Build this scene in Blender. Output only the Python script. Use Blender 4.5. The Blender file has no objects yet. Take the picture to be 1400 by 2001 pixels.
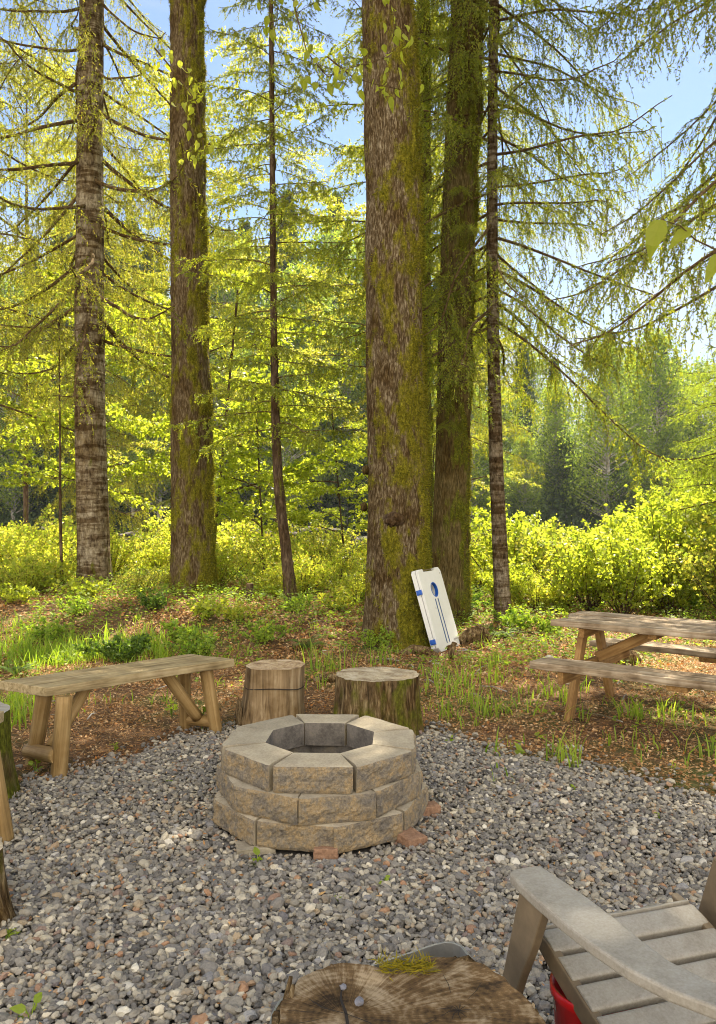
import bpy, math, random
import numpy as np
from mathutils import Vector, Matrix
R = math.radians
rng = np.random.default_rng(11)
random.seed(5)
sc = bpy.context.scene
# ------------------------------------------------------------------ camera
FPX, CH = 1560.0, 1.5
cam = bpy.data.cameras.new('camera'); co = bpy.data.objects.new('camera', cam)
sc.collection.objects.link(co); sc.camera = co
cam.sensor_fit = 'HORIZONTAL'; cam.sensor_width = 36; cam.lens = 36*FPX/1400
cam.clip_start = 0.05; cam.clip_end = 2000
co.location = (0, 0, CH); co.rotation_euler = (R(90), 0, 0)
# ------------------------------------------------------------------ light
SUN_EL, SUN_AZ = 56.0, 17.0           # azimuth from +Y towards +X
w = bpy.data.worlds.new('World'); sc.world = w; w.use_nodes = True
nt = w.node_tree; nt.nodes.clear()
def N(t, kind, **kw):
    n = t.nodes.new(kind)
    for k, v in kw.items(): setattr(n, k, v)
    return n
sky = N(nt, 'ShaderNodeTexSky', sky_type='NISHITA', sun_disc=False)
sky.sun_elevation = R(SUN_EL); sky.sun_rotation = R(SUN_AZ)
sky.air_density = 1.0; sky.dust_density = 0.3; sky.ozone_density = 2.0
tc = N(nt, 'ShaderNodeTexCoord'); mp = N(nt, 'ShaderNodeMapping'); mp.inputs['Scale'].default_value = (1.6, 1.6, 5.5)
nt.links.new(tc.outputs['Generated'], mp.inputs['Vector'])
cn = N(nt, 'ShaderNodeTexNoise'); cn.inputs['Scale'].default_value = 1.7; cn.inputs['Detail'].default_value = 7; cn.inputs['Roughness'].default_value = .6
nt.links.new(mp.outputs[0], cn.inputs['Vector'])
sx = N(nt, 'ShaderNodeSeparateXYZ'); nt.links.new(tc.outputs['Generated'], sx.inputs[0])
mr = N(nt, 'ShaderNodeMapRange'); mr.inputs['From Min'].default_value = .10; mr.inputs['From Max'].default_value = .40
mr.inputs['To Min'].default_value = .34; mr.inputs['To Max'].default_value = -.04
nt.links.new(sx.outputs['Z'], mr.inputs['Value'])
mr2 = N(nt, 'ShaderNodeMapRange'); mr2.inputs['From Min'].default_value = .15; mr2.inputs['From Max'].default_value = -.5
mr2.inputs['To Min'].default_value = 0; mr2.inputs['To Max'].default_value = .26
nt.links.new(sx.outputs['Y'], mr2.inputs['Value'])
ad0 = N(nt, 'ShaderNodeMath', operation='ADD'); nt.links.new(mr.outputs[0], ad0.inputs[0]); nt.links.new(mr2.outputs[0], ad0.inputs[1])
ad = N(nt, 'ShaderNodeMath', operation='ADD'); nt.links.new(cn.outputs['Fac'], ad.inputs[0]); nt.links.new(ad0.outputs[0], ad.inputs[1])
cr = N(nt, 'ShaderNodeValToRGB'); cr.color_ramp.elements[0].position = .5; cr.color_ramp.elements[1].position = .86
nt.links.new(ad.outputs[0], cr.inputs[0])
mcl = N(nt, 'ShaderNodeMixRGB'); mcl.inputs['Color1'].default_value = (4.6, 4.8, 5.3, 1); mcl.inputs['Color2'].default_value = (18, 16.2, 13.3, 1)  # brighter warm clouds behind the camera, unseen, added as fill for the shade
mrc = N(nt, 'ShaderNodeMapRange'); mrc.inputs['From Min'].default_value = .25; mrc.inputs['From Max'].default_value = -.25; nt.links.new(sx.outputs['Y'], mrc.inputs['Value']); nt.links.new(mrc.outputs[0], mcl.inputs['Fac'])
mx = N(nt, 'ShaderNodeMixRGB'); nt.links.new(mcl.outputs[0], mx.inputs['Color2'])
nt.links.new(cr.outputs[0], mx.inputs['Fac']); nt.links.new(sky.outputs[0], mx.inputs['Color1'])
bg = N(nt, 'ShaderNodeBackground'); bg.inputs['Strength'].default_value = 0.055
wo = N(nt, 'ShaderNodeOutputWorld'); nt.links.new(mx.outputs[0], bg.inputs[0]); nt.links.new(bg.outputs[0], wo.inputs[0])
sun = bpy.data.lights.new('sun', 'SUN'); sun.energy = 5.0; sun.angle = R(.5); sun.color = (1, .88, .68)
so = bpy.data.objects.new('sun', sun); sc.collection.objects.link(so)
sd = Vector((math.sin(R(SUN_AZ))*math.cos(R(SUN_EL)), math.cos(R(SUN_AZ))*math.cos(R(SUN_EL)), math.sin(R(SUN_EL))))
so.rotation_euler = sd.to_track_quat('Z', 'Y').to_euler()
vs = sc.view_settings; vs.view_transform = 'Standard'; vs.look = 'None'; vs.gamma = 1; vs.exposure = 1.85
cy = sc.cycles
cy.max_bounces = 7; cy.diffuse_bounces = 4; cy.transmission_bounces = 5; cy.glossy_bounces = 2; cy.transparent_max_bounces = 6
cy.volume_bounces = 0
cy.use_denoising = True; cy.use_adaptive_sampling = True; cy.adaptive_threshold = .01
cy.sample_clamp_indirect = 6; cy.filter_width = 1.05
# ------------------------------------------------------------------ helpers
def hsh(ix, iy, iz):
    n = (ix*374761393 + iy*668265263 + iz*2147483647 + 1013) & 0xffffffff
    n = ((n ^ (n >> 13))*1274126177) & 0xffffffff
    n = (n ^ (n >> 16)) & 0xffffffff
    return n/4294967295.0
def vnoise(x, y, z=0.0):
    x, y, z = np.broadcast_arrays(np.asarray(x, float), np.asarray(y, float), np.asarray(z, float))
    ix, iy, iz = [np.floor(a).astype(np.int64) for a in (x, y, z)]
    fx, fy, fz = x-ix, y-iy, z-iz
    fx, fy, fz = [f*f*(3-2*f) for f in (fx, fy, fz)]
    r = 0
    for dx in (0, 1):
        for dy in (0, 1):
            for dz in (0, 1):
                r = r + hsh(ix+dx, iy+dy, iz+dz)*(fx if dx else 1-fx)*(fy if dy else 1-fy)*(fz if dz else 1-fz)
    return r
def fbm(x, y, z=0.0, o=4):
    s, a, t = 0, .5, 0
    for i in range(o):
        s = s + a*vnoise(np.asarray(x)*2**i+i*17.3, np.asarray(y)*2**i+i*5.1, np.asarray(z)*2**i+i*9.7); t += a; a *= .5
    return s/t
def P(px, py, z=0.0):
    d = FPX*(CH-z)/(py-1000); return np.array([(px-700)/FPX*d, d, z])
def PD(px, py, d): return np.array([(px-700)/FPX*d, d, CH-(py-1000)/FPX*d])
class G:
    """collects quads, triangles and n-gons; build() links them as one mesh object"""
    def __init__(s): s.v = []; s.n = 0; s.q = []; s.t = []; s.p = []; s.qm = []; s.pm = []
    def addv(s, v):
        v = np.asarray(v, float).reshape(-1, 3); o = s.n; s.v.append(v); s.n += len(v); return o
    def quads(s, V, F, mi=0):
        o = s.addv(V); F = np.asarray(F).reshape(-1, 4)+o; s.q.append(F); s.qm.append(np.full(len(F), mi)); return o
    def tris(s, V, F): o = s.addv(V); s.t.append(np.asarray(F).reshape(-1, 3)+o)
    def poly(s, V, mi=0): o = s.addv(V); s.p.append([o+i for i in range(len(V))]); s.pm.append(mi)
    def polyi(s, idx, mi=0): s.p.append(list(idx)); s.pm.append(mi)
    def arrays(s):
        V = np.concatenate(s.v) if s.v else np.zeros((0, 3))
        F = np.concatenate(s.q) if s.q else np.zeros((0, 4), int)
        return V, F
    def box(s, c, half, M=None, mi=0):
        sg = np.array([[-1,-1,-1],[1,-1,-1],[1,1,-1],[-1,1,-1],[-1,-1,1],[1,-1,1],[1,1,1],[-1,1,1]], float)
        V = sg*np.asarray(half)+np.asarray(c)
        if M is not None: V = V@np.asarray(M)[:3, :3].T+np.asarray(M)[:3, 3]
        s.quads(V, [[0,3,2,1],[4,5,6,7],[0,1,5,4],[1,2,6,5],[2,3,7,6],[3,0,4,7]], mi)
    def prism(s, pts, z0, z1, mi=0):
        pts = [tuple(p) for p in pts]; n = len(pts)
        o = s.addv([(x, y, z0) for x, y in pts]+[(x, y, z1) for x, y in pts])
        s.polyi([o+n+i for i in range(n)], mi); s.polyi([o+n-1-i for i in range(n)], mi)
        F = [[o+i, o+(i+1) % n, o+n+(i+1) % n, o+n+i] for i in range(n)]
        s.q.append(np.array(F)); s.qm.append(np.full(n, mi))
    def tube(s, pts, rad, n=6, cap=False, disp=None, mi=0, capmi=None):
        pts = np.asarray(pts, float); m = len(pts); rad = np.broadcast_to(np.asarray(rad, float), (m,))
        T = np.gradient(pts, axis=0); T /= np.linalg.norm(T, axis=1)[:, None]+1e-9
        ref = np.array([0, 0, 1.0]) if abs(T[0][2]) < .9 else np.array([1.0, 0, 0])
        A = np.cross(T, ref); A /= np.linalg.norm(A, axis=1)[:, None]+1e-9; B = np.cross(T, A)
        th = np.linspace(0, 2*math.pi, n, endpoint=False)
        rr = rad[:, None]*np.ones((m, n))
        if disp is not None: rr = disp(rr, th[None, :], pts)
        V = pts[:, None, :]+rr[..., None]*(np.cos(th)[None, :, None]*A[:, None, :]+np.sin(th)[None, :, None]*B[:, None, :])
        i = np.arange(m-1)[:, None]*n; j = np.arange(n)[None, :]; k = (j+1) % n
        F = np.stack([i+j, i+n+j, i+n+k, i+k], -1).reshape(-1, 4)
        o = s.quads(V.reshape(-1, 3), F, mi)
        if cap:
            cm = mi if capmi is None else capmi
            s.polyi([o+a for a in range(n)], cm); s.polyi([o+(m-1)*n+n-1-a for a in range(n)], cm)
        return V
    def build(s, name, mats, parent=None, M=None, smooth=False, bevel=0, attr=None, flip=False):
        V = np.concatenate(s.v); Q = np.concatenate(s.q) if s.q else np.zeros((0, 4), int)
        T = np.concatenate(s.t) if s.t else np.zeros((0, 3), int)
        qm = np.concatenate(s.qm) if s.qm else np.zeros(0, int)
        loops = np.concatenate([Q.ravel(), T.ravel(), np.array([i for p in s.p for i in p], int)]).astype(np.int32)
        tot = np.concatenate([np.full(len(Q), 4), np.full(len(T), 3), np.array([len(p) for p in s.p], int)]).astype(np.int32)
        st = np.concatenate([[0], np.cumsum(tot)[:-1]]).astype(np.int32)
        me = bpy.data.meshes.new(name); me.vertices.add(len(V)); me.vertices.foreach_set('co', V.astype(np.float32).ravel())
        me.loops.add(len(loops)); me.loops.foreach_set('vertex_index', loops)
        me.polygons.add(len(tot)); me.polygons.foreach_set('loop_start', st)
        if not isinstance(mats, (list, tuple)): mats = [mats]
        for m_ in mats: me.materials.append(m_)
        if len(mats) > 1:
            mi = np.concatenate([qm, np.zeros(len(T), int), np.array(s.pm, int)]).astype(np.int32)
            me.polygons.foreach_set('material_index', mi)
        me.polygons.foreach_set('use_smooth', np.full(len(tot), bool(smooth)))
        me.update(calc_edges=True)
        if attr is not None:
            at = me.attributes.new('moss', 'FLOAT', 'POINT'); at.data.foreach_set('value', np.asarray(attr, np.float32).ravel())
        o = bpy.data.objects.new(name, me); sc.collection.objects.link(o)
        if parent is not None: o.parent = parent
        if M is not None: o.matrix_basis = Matrix(M) if not isinstance(M, Matrix) else M
        if bevel:
            b = o.modifiers.new('bevel', 'BEVEL'); b.width = bevel; b.segments = 2; b.limit_method = 'ANGLE'
        return o
def tag(o, label, cat, group=None, kind=None):
    if kind: o['kind'] = kind
    if label: o['label'] = label
    if cat: o['category'] = cat
    if group: o['group'] = group
    return o
def empty(name, loc, label, cat, group=None, rz=0.0):
    o = bpy.data.objects.new(name, None); sc.collection.objects.link(o); o.location = tuple(loc); o.rotation_euler = (0, 0, rz)
    o.empty_display_size = .1
    return tag(o, label, cat, group)
def dup(root, loc, rz, s=1.0, label=None, group=None):
    r = root.copy(); sc.collection.objects.link(r); r.location = tuple(loc); r.rotation_euler = (0, 0, rz); r.scale = (s, s, s) if not isinstance(s, tuple) else s
    if label: r['label'] = label
    if group: r['group'] = group
    for c0 in list(root.children):
        c = c0.copy(); sc.collection.objects.link(c); c.parent = r
    return r
def frame(o, xa, za=(0, 0, 1)):
    """matrix with local X along xa"""
    x = Vector(xa).normalized(); z = Vector(za); y = z.cross(x).normalized(); z = x.cross(y)
    return Matrix(((x[0], y[0], z[0], o[0]), (x[1], y[1], z[1], o[1]), (x[2], y[2], z[2], o[2]), (0, 0, 0, 1)))
def lat(nx, ny, nz, f, g=None, mi=None):
    """surface lattice of a box, mapped by f(u,v,w) with u,v,w in 0..1; mi(face) picks a material"""
    g = g or G(); idx = {}; pts = []
    def vi(i, j, k):
        if (i, j, k) not in idx: idx[(i, j, k)] = len(pts); pts.append((i/nx, j/ny, k/nz))
        return idx[(i, j, k)]
    F = []; MI = []
    def add(a, b, c, d, t): F.append([a, b, c, d]); MI.append(mi(t) if mi else 0)
    for i in range(nx):
        for j in range(ny):
            add(vi(i, j, 0), vi(i, j+1, 0), vi(i+1, j+1, 0), vi(i+1, j, 0), 'z0')
            add(vi(i, j, nz), vi(i+1, j, nz), vi(i+1, j+1, nz), vi(i, j+1, nz), 'z1')
        for k in range(nz):
            add(vi(i, 0, k), vi(i+1, 0, k), vi(i+1, 0, k+1), vi(i, 0, k+1), 'y0')
            add(vi(i, ny, k), vi(i, ny, k+1), vi(i+1, ny, k+1), vi(i+1, ny, k), 'y1')
    for j in range(ny):
        for k in range(nz):
            add(vi(0, j, k), vi(0, j, k+1), vi(0, j+1, k+1), vi(0, j+1, k), 'x0')
            add(vi(nx, j, k), vi(nx, j+1, k), vi(nx, j+1, k+1), vi(nx, j, k+1), 'x1')
    p = np.array(pts); V = f(p[:, 0], p[:, 1], p[:, 2])
    o = g.addv(V); g.q.append(np.array(F)+o); g.qm.append(np.array(MI)); return g
# ------------------------------------------------------------------ materials
def mat(name):
    m = bpy.data.materials.new(name); m.use_nodes = True; t = m.node_tree; t.nodes.clear()
    b = N(t, 'ShaderNodeBsdfPrincipled'); o = N(t, 'ShaderNodeOutputMaterial'); t.links.new(b.outputs[0], o.inputs[0])
    b.inputs['Roughness'].default_value = .8; b.inputs['Specular IOR Level'].default_value = .25
    return m, t, b, o
def coords(t, scale=(1, 1, 1), kind='Object'):
    c = N(t, 'ShaderNodeTexCoord'); m = N(t, 'ShaderNodeMapping'); m.inputs['Scale'].default_value = scale
    t.links.new(c.outputs[kind], m.inputs['Vector']); return m.outputs[0]
def noise(t, vec, scale, detail=5, rough=.6, dist=0):
    n = N(t, 'ShaderNodeTexNoise'); n.inputs['Scale'].default_value = scale; n.inputs['Detail'].default_value = detail
    n.inputs['Roughness'].default_value = rough; n.inputs['Distortion'].default_value = dist
    if vec is not None: t.links.new(vec, n.inputs['Vector'])
    return n.outputs['Fac']
def ramp(t, fac, stops, interp='LINEAR'):
    r = N(t, 'ShaderNodeValToRGB'); e = r.color_ramp.elements; r.color_ramp.interpolation = interp
    while len(e) < len(stops): e.new(.5)
    for i, (p, c) in enumerate(stops):
        e[i].position = p; e[i].color = (*c, 1) if len(c) == 3 else c
    t.links.new(fac, r.inputs[0]); return r.outputs[0]
def mixc(t, fac, a, b, mode='MIX'):
    m = N(t, 'ShaderNodeMixRGB', blend_type=mode)
    for s, v in (('Fac', fac), ('Color1', a), ('Color2', b)):
        if isinstance(v, (int, float)): m.inputs[s].default_value = v
        elif isinstance(v, tuple): m.inputs[s].default_value = (*v, 1)
        else: t.links.new(v, m.inputs[s])
    return m.outputs[0]
def bump(t, b, h, dist=.01, strength=1.0):
    n = N(t, 'ShaderNodeBump'); n.inputs['Distance'].default_value = dist; n.inputs['Strength'].default_value = strength
    t.links.new(h, n.inputs['Height']); t.links.new(n.outputs[0], b.inputs['Normal'])
def wood(name, c1, c2, c3, axis='x', rough=.8, sc_=1.0, stain=None):
    m, t, b, o = mat(name)
    s = {'x': (2.2, 45, 45), 'z': (45, 45, 2.2)}[axis]
    v = coords(t, tuple(a*sc_ for a in s))
    n1 = noise(t, v, 1.0, 6, .65, .6)
    col = ramp(t, n1, [(.28, c1), (.5, c2), (.72, c3)])
    n2 = noise(t, coords(t), 5, 4, .6)
    col = mixc(t, ramp(t, n2, [(.42, (0, 0, 0)), (.7, (1, 1, 1))]), col, mixc(t, 1.0, col, stain or (.6, .55, .5), 'MULTIPLY'))
    t.links.new(col, b.inputs['Base Color']); b.inputs['Roughness'].default_value = rough
    bump(t, b, n1, .004, .8); return m
def leafmat(name, cols, trans, tmix=.5, rough=.55):
    m = bpy.data.materials.new(name); m.use_nodes = True; t = m.node_tree; t.nodes.clear()
    o = N(t, 'ShaderNodeOutputMaterial'); gm = N(t, 'ShaderNodeNewGeometry')
    k = len(cols)-1
    c = ramp(t, gm.outputs['Random Per Island'], [(i/k, cc) for i, cc in enumerate(cols)])
    tr = mixc(t, 1.0, c, trans, 'MULTIPLY')
    d = N(t, 'ShaderNodeBsdfPrincipled'); d.inputs['Roughness'].default_value = rough; d.inputs['Specular IOR Level'].default_value = .35
    t.links.new(c, d.inputs['Base Color'])
    tl = N(t, 'ShaderNodeBsdfTranslucent'); t.links.new(tr, tl.inputs['Color'])
    ms = N(t, 'ShaderNodeMixShader'); ms.inputs[0].default_value = tmix
    t.links.new(d.outputs[0], ms.inputs[1]); t.links.new(tl.outputs[0], ms.inputs[2]); t.links.new(ms.outputs[0], o.inputs[0])
    return m
def bark(name, dark, mid, light, sc_=(16, 16, 3.5), moss=(.10, .105, .012), bands=False, bd=.02):
    m, t, b, o = mat(name)
    v = coords(t, sc_); n1 = noise(t, v, 1.0, 7, .7, .4)
    col = ramp(t, n1, [(.33, dark), (.5, mid), (.68, light)])
    n2 = noise(t, coords(t, (1, 1, .7)), 3.2, 5, .65)
    col = mixc(t, ramp(t, n2, [(.40, (0, 0, 0)), (.62, (1, 1, 1))]), col, mixc(t, 1.0, col, (.52, .44, .30), 'MULTIPLY'))
    if bands:
        vb = coords(t, (1.6, 1.6, 11)); nb = noise(t, vb, 1.3, 5, .65, .3)
        col = mixc(t, ramp(t, nb, [(.46, (0, 0, 0)), (.56, (1, 1, 1))]), col, mixc(t, 1.0, col, (.42, .35, .27), 'MULTIPLY'))
    at = N(t, 'ShaderNodeAttribute', attribute_name='moss')
    nm = noise(t, coords(t, (60, 60, 30)), 1.0, 4, .7)
    mossc = ramp(t, nm, [(.3, tuple(a*.35 for a in moss)), (.5, moss), (.72, tuple(min(1, a*2.1) for a in moss))])
    sum_ = N(t, 'ShaderNodeMath', operation='ADD'); t.links.new(at.outputs['Fac'], sum_.inputs[0])
    sub = N(t, 'ShaderNodeMath', operation='MULTIPLY'); sub.inputs[1].default_value = .55; t.links.new(noise(t, coords(t, (14, 14, 7)), 1, 6, .75), sub.inputs[0])
    t.links.new(sub.outputs[0], sum_.inputs[1])
    col = mixc(t, ramp(t, sum_.outputs[0], [(.52, (0, 0, 0)), (.92, (1, 1, 1))]), col, mossc)
    t.links.new(col, b.inputs['Base Color']); b.inputs['Roughness'].default_value = .95; b.inputs['Specular IOR Level'].default_value = .1
    bump(t, b, n1, bd, 1.0); return m
M_ = {}
M_['bark_main'] = bark('bark_main', (.030, .020, .010), (.10, .070, .036), (.36, .31, .22), (60, 60, 13), bd=.016, moss=(.15, .135, .012))
M_['bark_left'] = bark('bark_left', (.032, .022, .011), (.095, .067, .034), (.27, .225, .15), (60, 60, 13), bd=.014, moss=(.13, .12, .011))
M_['bark_pale'] = bark('bark_pale', (.06, .042, .026), (.24, .20, .14), (.43, .39, .30), (20, 20, 9), bands=True, bd=.02)
M_['bark_band'] = bark('bark_band', (.05, .04, .03), (.20, .165, .12), (.40, .36, .30), (30, 30, 14), bands=True)
M_['bark_thin'] = bark('bark_thin', (.03, .02, .014), (.09, .062, .04), (.2, .15, .10), (30, 30, 8))
M_['bark_dark'] = bark('bark_dark', (.035, .026, .011), (.11, .085, .034), (.24, .19, .09), (60, 60, 10), moss=(.11, .125, .014))
M_['branch'] = bark('branch_bark', (.05, .035, .018), (.13, .09, .045), (.22, .165, .09), (30, 30, 30))
M_['farbark'] = bark('far_bark', (.16, .155, .14), (.40, .39, .37), (.62, .61, .58), (5, 5, 1))
M_['moss'] = leafmat('moss_tuft', [(.05, .055, .006), (.15, .145, .012), (.27, .25, .02), (.10, .11, .010), (.20, .17, .014)], (1.6, 1.6, .8), .4, .9)
# spring foliage
M_['bright'] = leafmat('leaf_bright', [(.07, .11, .02), (.20, .25, .045), (.34, .33, .07), (.30, .29, .07), (.10, .15, .03), (.26, .29, .06)], (2.25, 2.1, .95), .6, .38)
M_['maple'] = leafmat('leaf_maple', [(.15, .21, .03), (.24, .29, .045), (.31, .34, .05), (.13, .19, .03)], (2.3, 2.2, .9), .6, .38)
M_['shrubleaf'] = leafmat('leaf_shrub', [(.18, .25, .03), (.30, .36, .05), (.42, .44, .11), (.34, .38, .06), (.42, .36, .09), (.22, .30, .04), (.28, .36, .05)], (2.2, 2.1, .9), .6, .33)
M_['needle_y'] = leafmat('needle_yellow', [(.15, .18, .03), (.24, .26, .04), (.11, .14, .03), (.27, .24, .05)], (2.3, 2.15, .8), .55)
M_['needle_g'] = leafmat('needle_green', [(.08, .12, .02), (.16, .20, .03), (.24, .25, .03), (.11, .15, .025)], (2.2, 2.1, .7), .52)
M_['needle_r'] = leafmat('needle_lit', [(.15, .20, .04), (.25, .30, .05), (.20, .26, .04), (.30, .32, .06)], (2.1, 2.15, .8), .6)
M_['needle_t'] = leafmat('needle_mid', [(.10, .13, .02), (.17, .19, .02), (.24, .23, .025)], (2.3, 2.2, .7), .55)
M_['far_a'] = leafmat('far_leaf_light', [(.05, .085, .025), (.13, .18, .04), (.24, .28, .05), (.09, .135, .035)], (2.2, 2.3, .9), .55)
M_['far_b'] = leafmat('far_leaf_dark', [(.025, .045, .018), (.05, .08, .025), (.075, .11, .028)], (1.6, 1.6, .8), .35)
M_['grass'] = leafmat('grass_blade', [(.15, .24, .03), (.24, .34, .04), (.32, .38, .06), (.13, .21, .03)], (1.9, 2.0, .7), .5)
M_['herb'] = leafmat('herb_leaf', [(.10, .18, .03), (.19, .28, .04), (.27, .34, .05), (.13, .21, .03)], (2.1, 2.1, .8), .5)
M_['fern'] = leafmat('fern_leaf', [(.05, .10, .02), (.10, .17, .03), (.15, .22, .035)], (2.0, 2.0, .8), .45)
M_['litter'] = leafmat('leaf_litter', [(.14, .075, .03), (.40, .20, .07), (.56, .36, .16), (.26, .12, .04), (.66, .50, .30), (.48, .20, .05), (.20, .11, .05), (.58, .38, .16)], (1.2, 1.1, .9), .18, .7)
# ground
m, t, b, o = mat('forest_soil'); M_['soil'] = m
n1 = noise(t, coords(t, kind='Object'), 9, 8, .7)
c_ = ramp(t, n1, [(.3, (.045, .026, .014)), (.5, (.13, .075, .038)), (.68, (.24, .14, .075))])
n2 = noise(t, coords(t), .9, 5, .6)
c_ = mixc(t, ramp(t, n2, [(.48, (0, 0, 0)), (.62, (1, 1, 1))]), c_, (.075, .10, .02))
t.links.new(c_, b.inputs['Base Color']); bump(t, b, n1, .03, 1); b.inputs['Roughness'].default_value = .95
m, t, b, o = mat('far_bank_soil'); M_['bank'] = m
n1 = noise(t, coords(t), .6, 8, .7)
t.links.new(ramp(t, n1, [(.3, (.02, .018, .014)), (.55, (.055, .048, .036)), (.72, (.12, .105, .085))]), b.inputs['Base Color']); bump(t, b, n1, .3, 1)
m, t, b, o = mat('gravel_base'); M_['gbase'] = m
t.links.new(ramp(t, noise(t, coords(t), 60, 4, .7), [(.35, (.03, .027, .024)), (.65, (.10, .09, .08))]), b.inputs['Base Color'])
m, t, b, o = mat('pebble'); M_['pebble'] = m
gm = N(t, 'ShaderNodeNewGeometry')
c_ = ramp(t, gm.outputs['Random Per Island'], [(0, (.05, .047, .048)), (.13, (.14, .135, .135)), (.24, (.24, .225, .20)), (.33, (.085, .082, .085)), (.44, (.36, .33, .27)), (.53, (.16, .155, .16)), (.62, (.47, .43, .34)), (.70, (.20, .185, .165)), (.77, (.62, .57, .46)), (.83, (.12, .12, .135)), (.89, (.36, .28, .18)), (.925, (.34, .17, .08)), (.95, (.10, .10, .12)), (.975, (.28, .28, .30)), (1, (.72, .69, .60))])
c_ = mixc(t, 1.0, c_, (1.03, 1.0, .95), 'MULTIPLY')
c_ = mixc(t, .22, c_, ramp(t, noise(t, coords(t), 120, 4, .7), [(.3, (.06, .055, .05)), (.7, (.46, .43, .38))]))
t.links.new(c_, b.inputs['Base Color']); b.inputs['Roughness'].default_value = .7; bump(t, b, noise(t, coords(t), 200, 3, .7), .002, .6)
m, t, b, o = mat('river_water'); M_['water'] = m
b.inputs['Base Color'].default_value = (.04, .05, .05, 1); b.inputs['Roughness'].default_value = .12; b.inputs['Specular IOR Level'].default_value = .5
bump(t, b, noise(t, coords(t, (1, 3, 1)), 1.5, 4), .08, .6)
# wood, concrete, metal
M_['plank'] = wood('bench_plank_wood', (.13, .095, .045), (.33, .26, .14), (.47, .385, .24), sc_=1.0)
M_['peeled'] = wood('peeled_log_wood', (.14, .085, .03), (.29, .19, .075), (.40, .28, .13), 'z', .6, stain=(.7, .6, .45))
M_['peeledx'] = wood('peeled_log_wood_x', (.17, .095, .03), (.32, .20, .075), (.42, .28, .12), 'x', .6, stain=(.7, .6, .45))
M_['tabletop'] = wood('weathered_table_wood', (.09, .065, .04), (.34, .26, .17), (.60, .52, .41), sc_=.8, stain=(.38, .32, .26))
M_['tableleg'] = wood('table_leg_wood', (.14, .07, .025), (.33, .19, .07), (.46, .29, .12), 'z')
M_['tablebar'] = wood('table_bar_wood', (.11, .06, .03), (.24, .15, .07), (.36, .24, .12), 'x')
M_['stumpside'] = wood('stump_side_wood', (.05, .033, .017), (.25, .175, .095), (.45, .36, .23), 'z', .9, .55, stain=(.5, .42, .28))
M_['greywood'] = wood('grey_sawn_wood', (.18, .165, .14), (.36, .335, .29), (.48, .45, .40), 'x', .85, .6)
M_['driftwood'] = wood('driftwood', (.20, .18, .16), (.42, .38, .34), (.6, .56, .5), 'z', .8, .2)
def ringmat(name, centers, c1, c2, c3, rs=60):
    m, t, b, o = mat(name); v = coords(t, kind='Object')
    nn = noise(t, v, 9, 6, .7); 
    n3 = N(t, 'ShaderNodeTexNoise'); n3.inputs['Scale'].default_value = 6; n3.inputs['Detail'].default_value = 6; t.links.new(v, n3.inputs['Vector'])
    ws = None
    outs = []
    for (cx, cy) in centers:
        sb = N(t, 'ShaderNodeVectorMath', operation='SUBTRACT'); sb.inputs[1].default_value = (cx, cy, 0); t.links.new(v, sb.inputs[0])
        ml = N(t, 'ShaderNodeVectorMath', operation='MULTIPLY'); ml.inputs[1].default_value = (1, 1, 0); t.links.new(sb.outputs[0], ml.inputs[0])
        ln = N(t, 'ShaderNodeVectorMath', operation='LENGTH'); t.links.new(ml.outputs[0], ln.inputs[0]); outs.append((ln.outputs['Value'], sb.outputs[0]))
    d = outs[0][0]
    if len(outs) > 1:
        mn = N(t, 'ShaderNodeMath', operation='MINIMUM'); t.links.new(outs[0][0], mn.inputs[0]); t.links.new(outs[1][0], mn.inputs[1]); d = mn.outputs[0]
    a = N(t, 'ShaderNodeMath', operation='MULTIPLY_ADD'); t.links.new(n3.outputs['Fac'], a.inputs[0]); a.inputs[1].default_value = .06; t.links.new(d, a.inputs[2])
    s = N(t, 'ShaderNodeMath', operation='MULTIPLY'); s.inputs[1].default_value = rs*2*math.pi; t.links.new(a.outputs[0], s.inputs[0])
    sn = N(t, 'ShaderNodeMath', operation='SINE'); t.links.new(s.outputs[0], sn.inputs[0])
    ma = N(t, 'ShaderNodeMath', operation='MULTIPLY_ADD'); t.links.new(sn.outputs[0], ma.inputs[0]); ma.inputs[1].default_value = .022; t.links.new(nn, ma.inputs[2])
    # radial fibres
    sep = N(t, 'ShaderNodeSeparateXYZ'); t.links.new(outs[0][1], sep.inputs[0])
    at2 = N(t, 'ShaderNodeMath', operation='ARCTAN2'); t.links.new(sep.outputs['Y'], at2.inputs[0]); t.links.new(sep.outputs['X'], at2.inputs[1])
    cmb = N(t, 'ShaderNodeCombineXYZ'); t.links.new(at2.outputs[0], cmb.inputs[0]); t.links.new(d, cmb.inputs[1])
    mpp = N(t, 'ShaderNodeMapping'); mpp.inputs['Scale'].default_value = (22, 9, 1); t.links.new(cmb.outputs[0], mpp.inputs[0])
    nr = noise(t, mpp.outputs[0], 1, 5, .7)
    mb = N(t, 'ShaderNodeMath', operation='MULTIPLY_ADD'); t.links.new(nr, mb.inputs[0]); mb.inputs[1].default_value = .45; t.links.new(ma.outputs[0], mb.inputs[2])
    col = ramp(t, mb.outputs[0], [(.56, c1), (.72, c2), (.88, c3)])
    t.links.new(col, b.inputs['Base Color']); bump(t, b, mb.outputs[0], .006, .8); return m
m, t, b, o = mat('concrete_smooth'); M_['conc'] = m
n1 = noise(t, coords(t), 90, 6, .75); n2 = noise(t, coords(t), 5, 5, .65)
c_ = mixc(t, .45, ramp(t, n2, [(.35, (.26, .22, .16)), (.65, (.48, .43, .33))]), ramp(t, n1, [(.3, (.16, .14, .11)), (.6, (.46, .42, .35))]))
oi = N(t, 'ShaderNodeObjectInfo')
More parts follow.
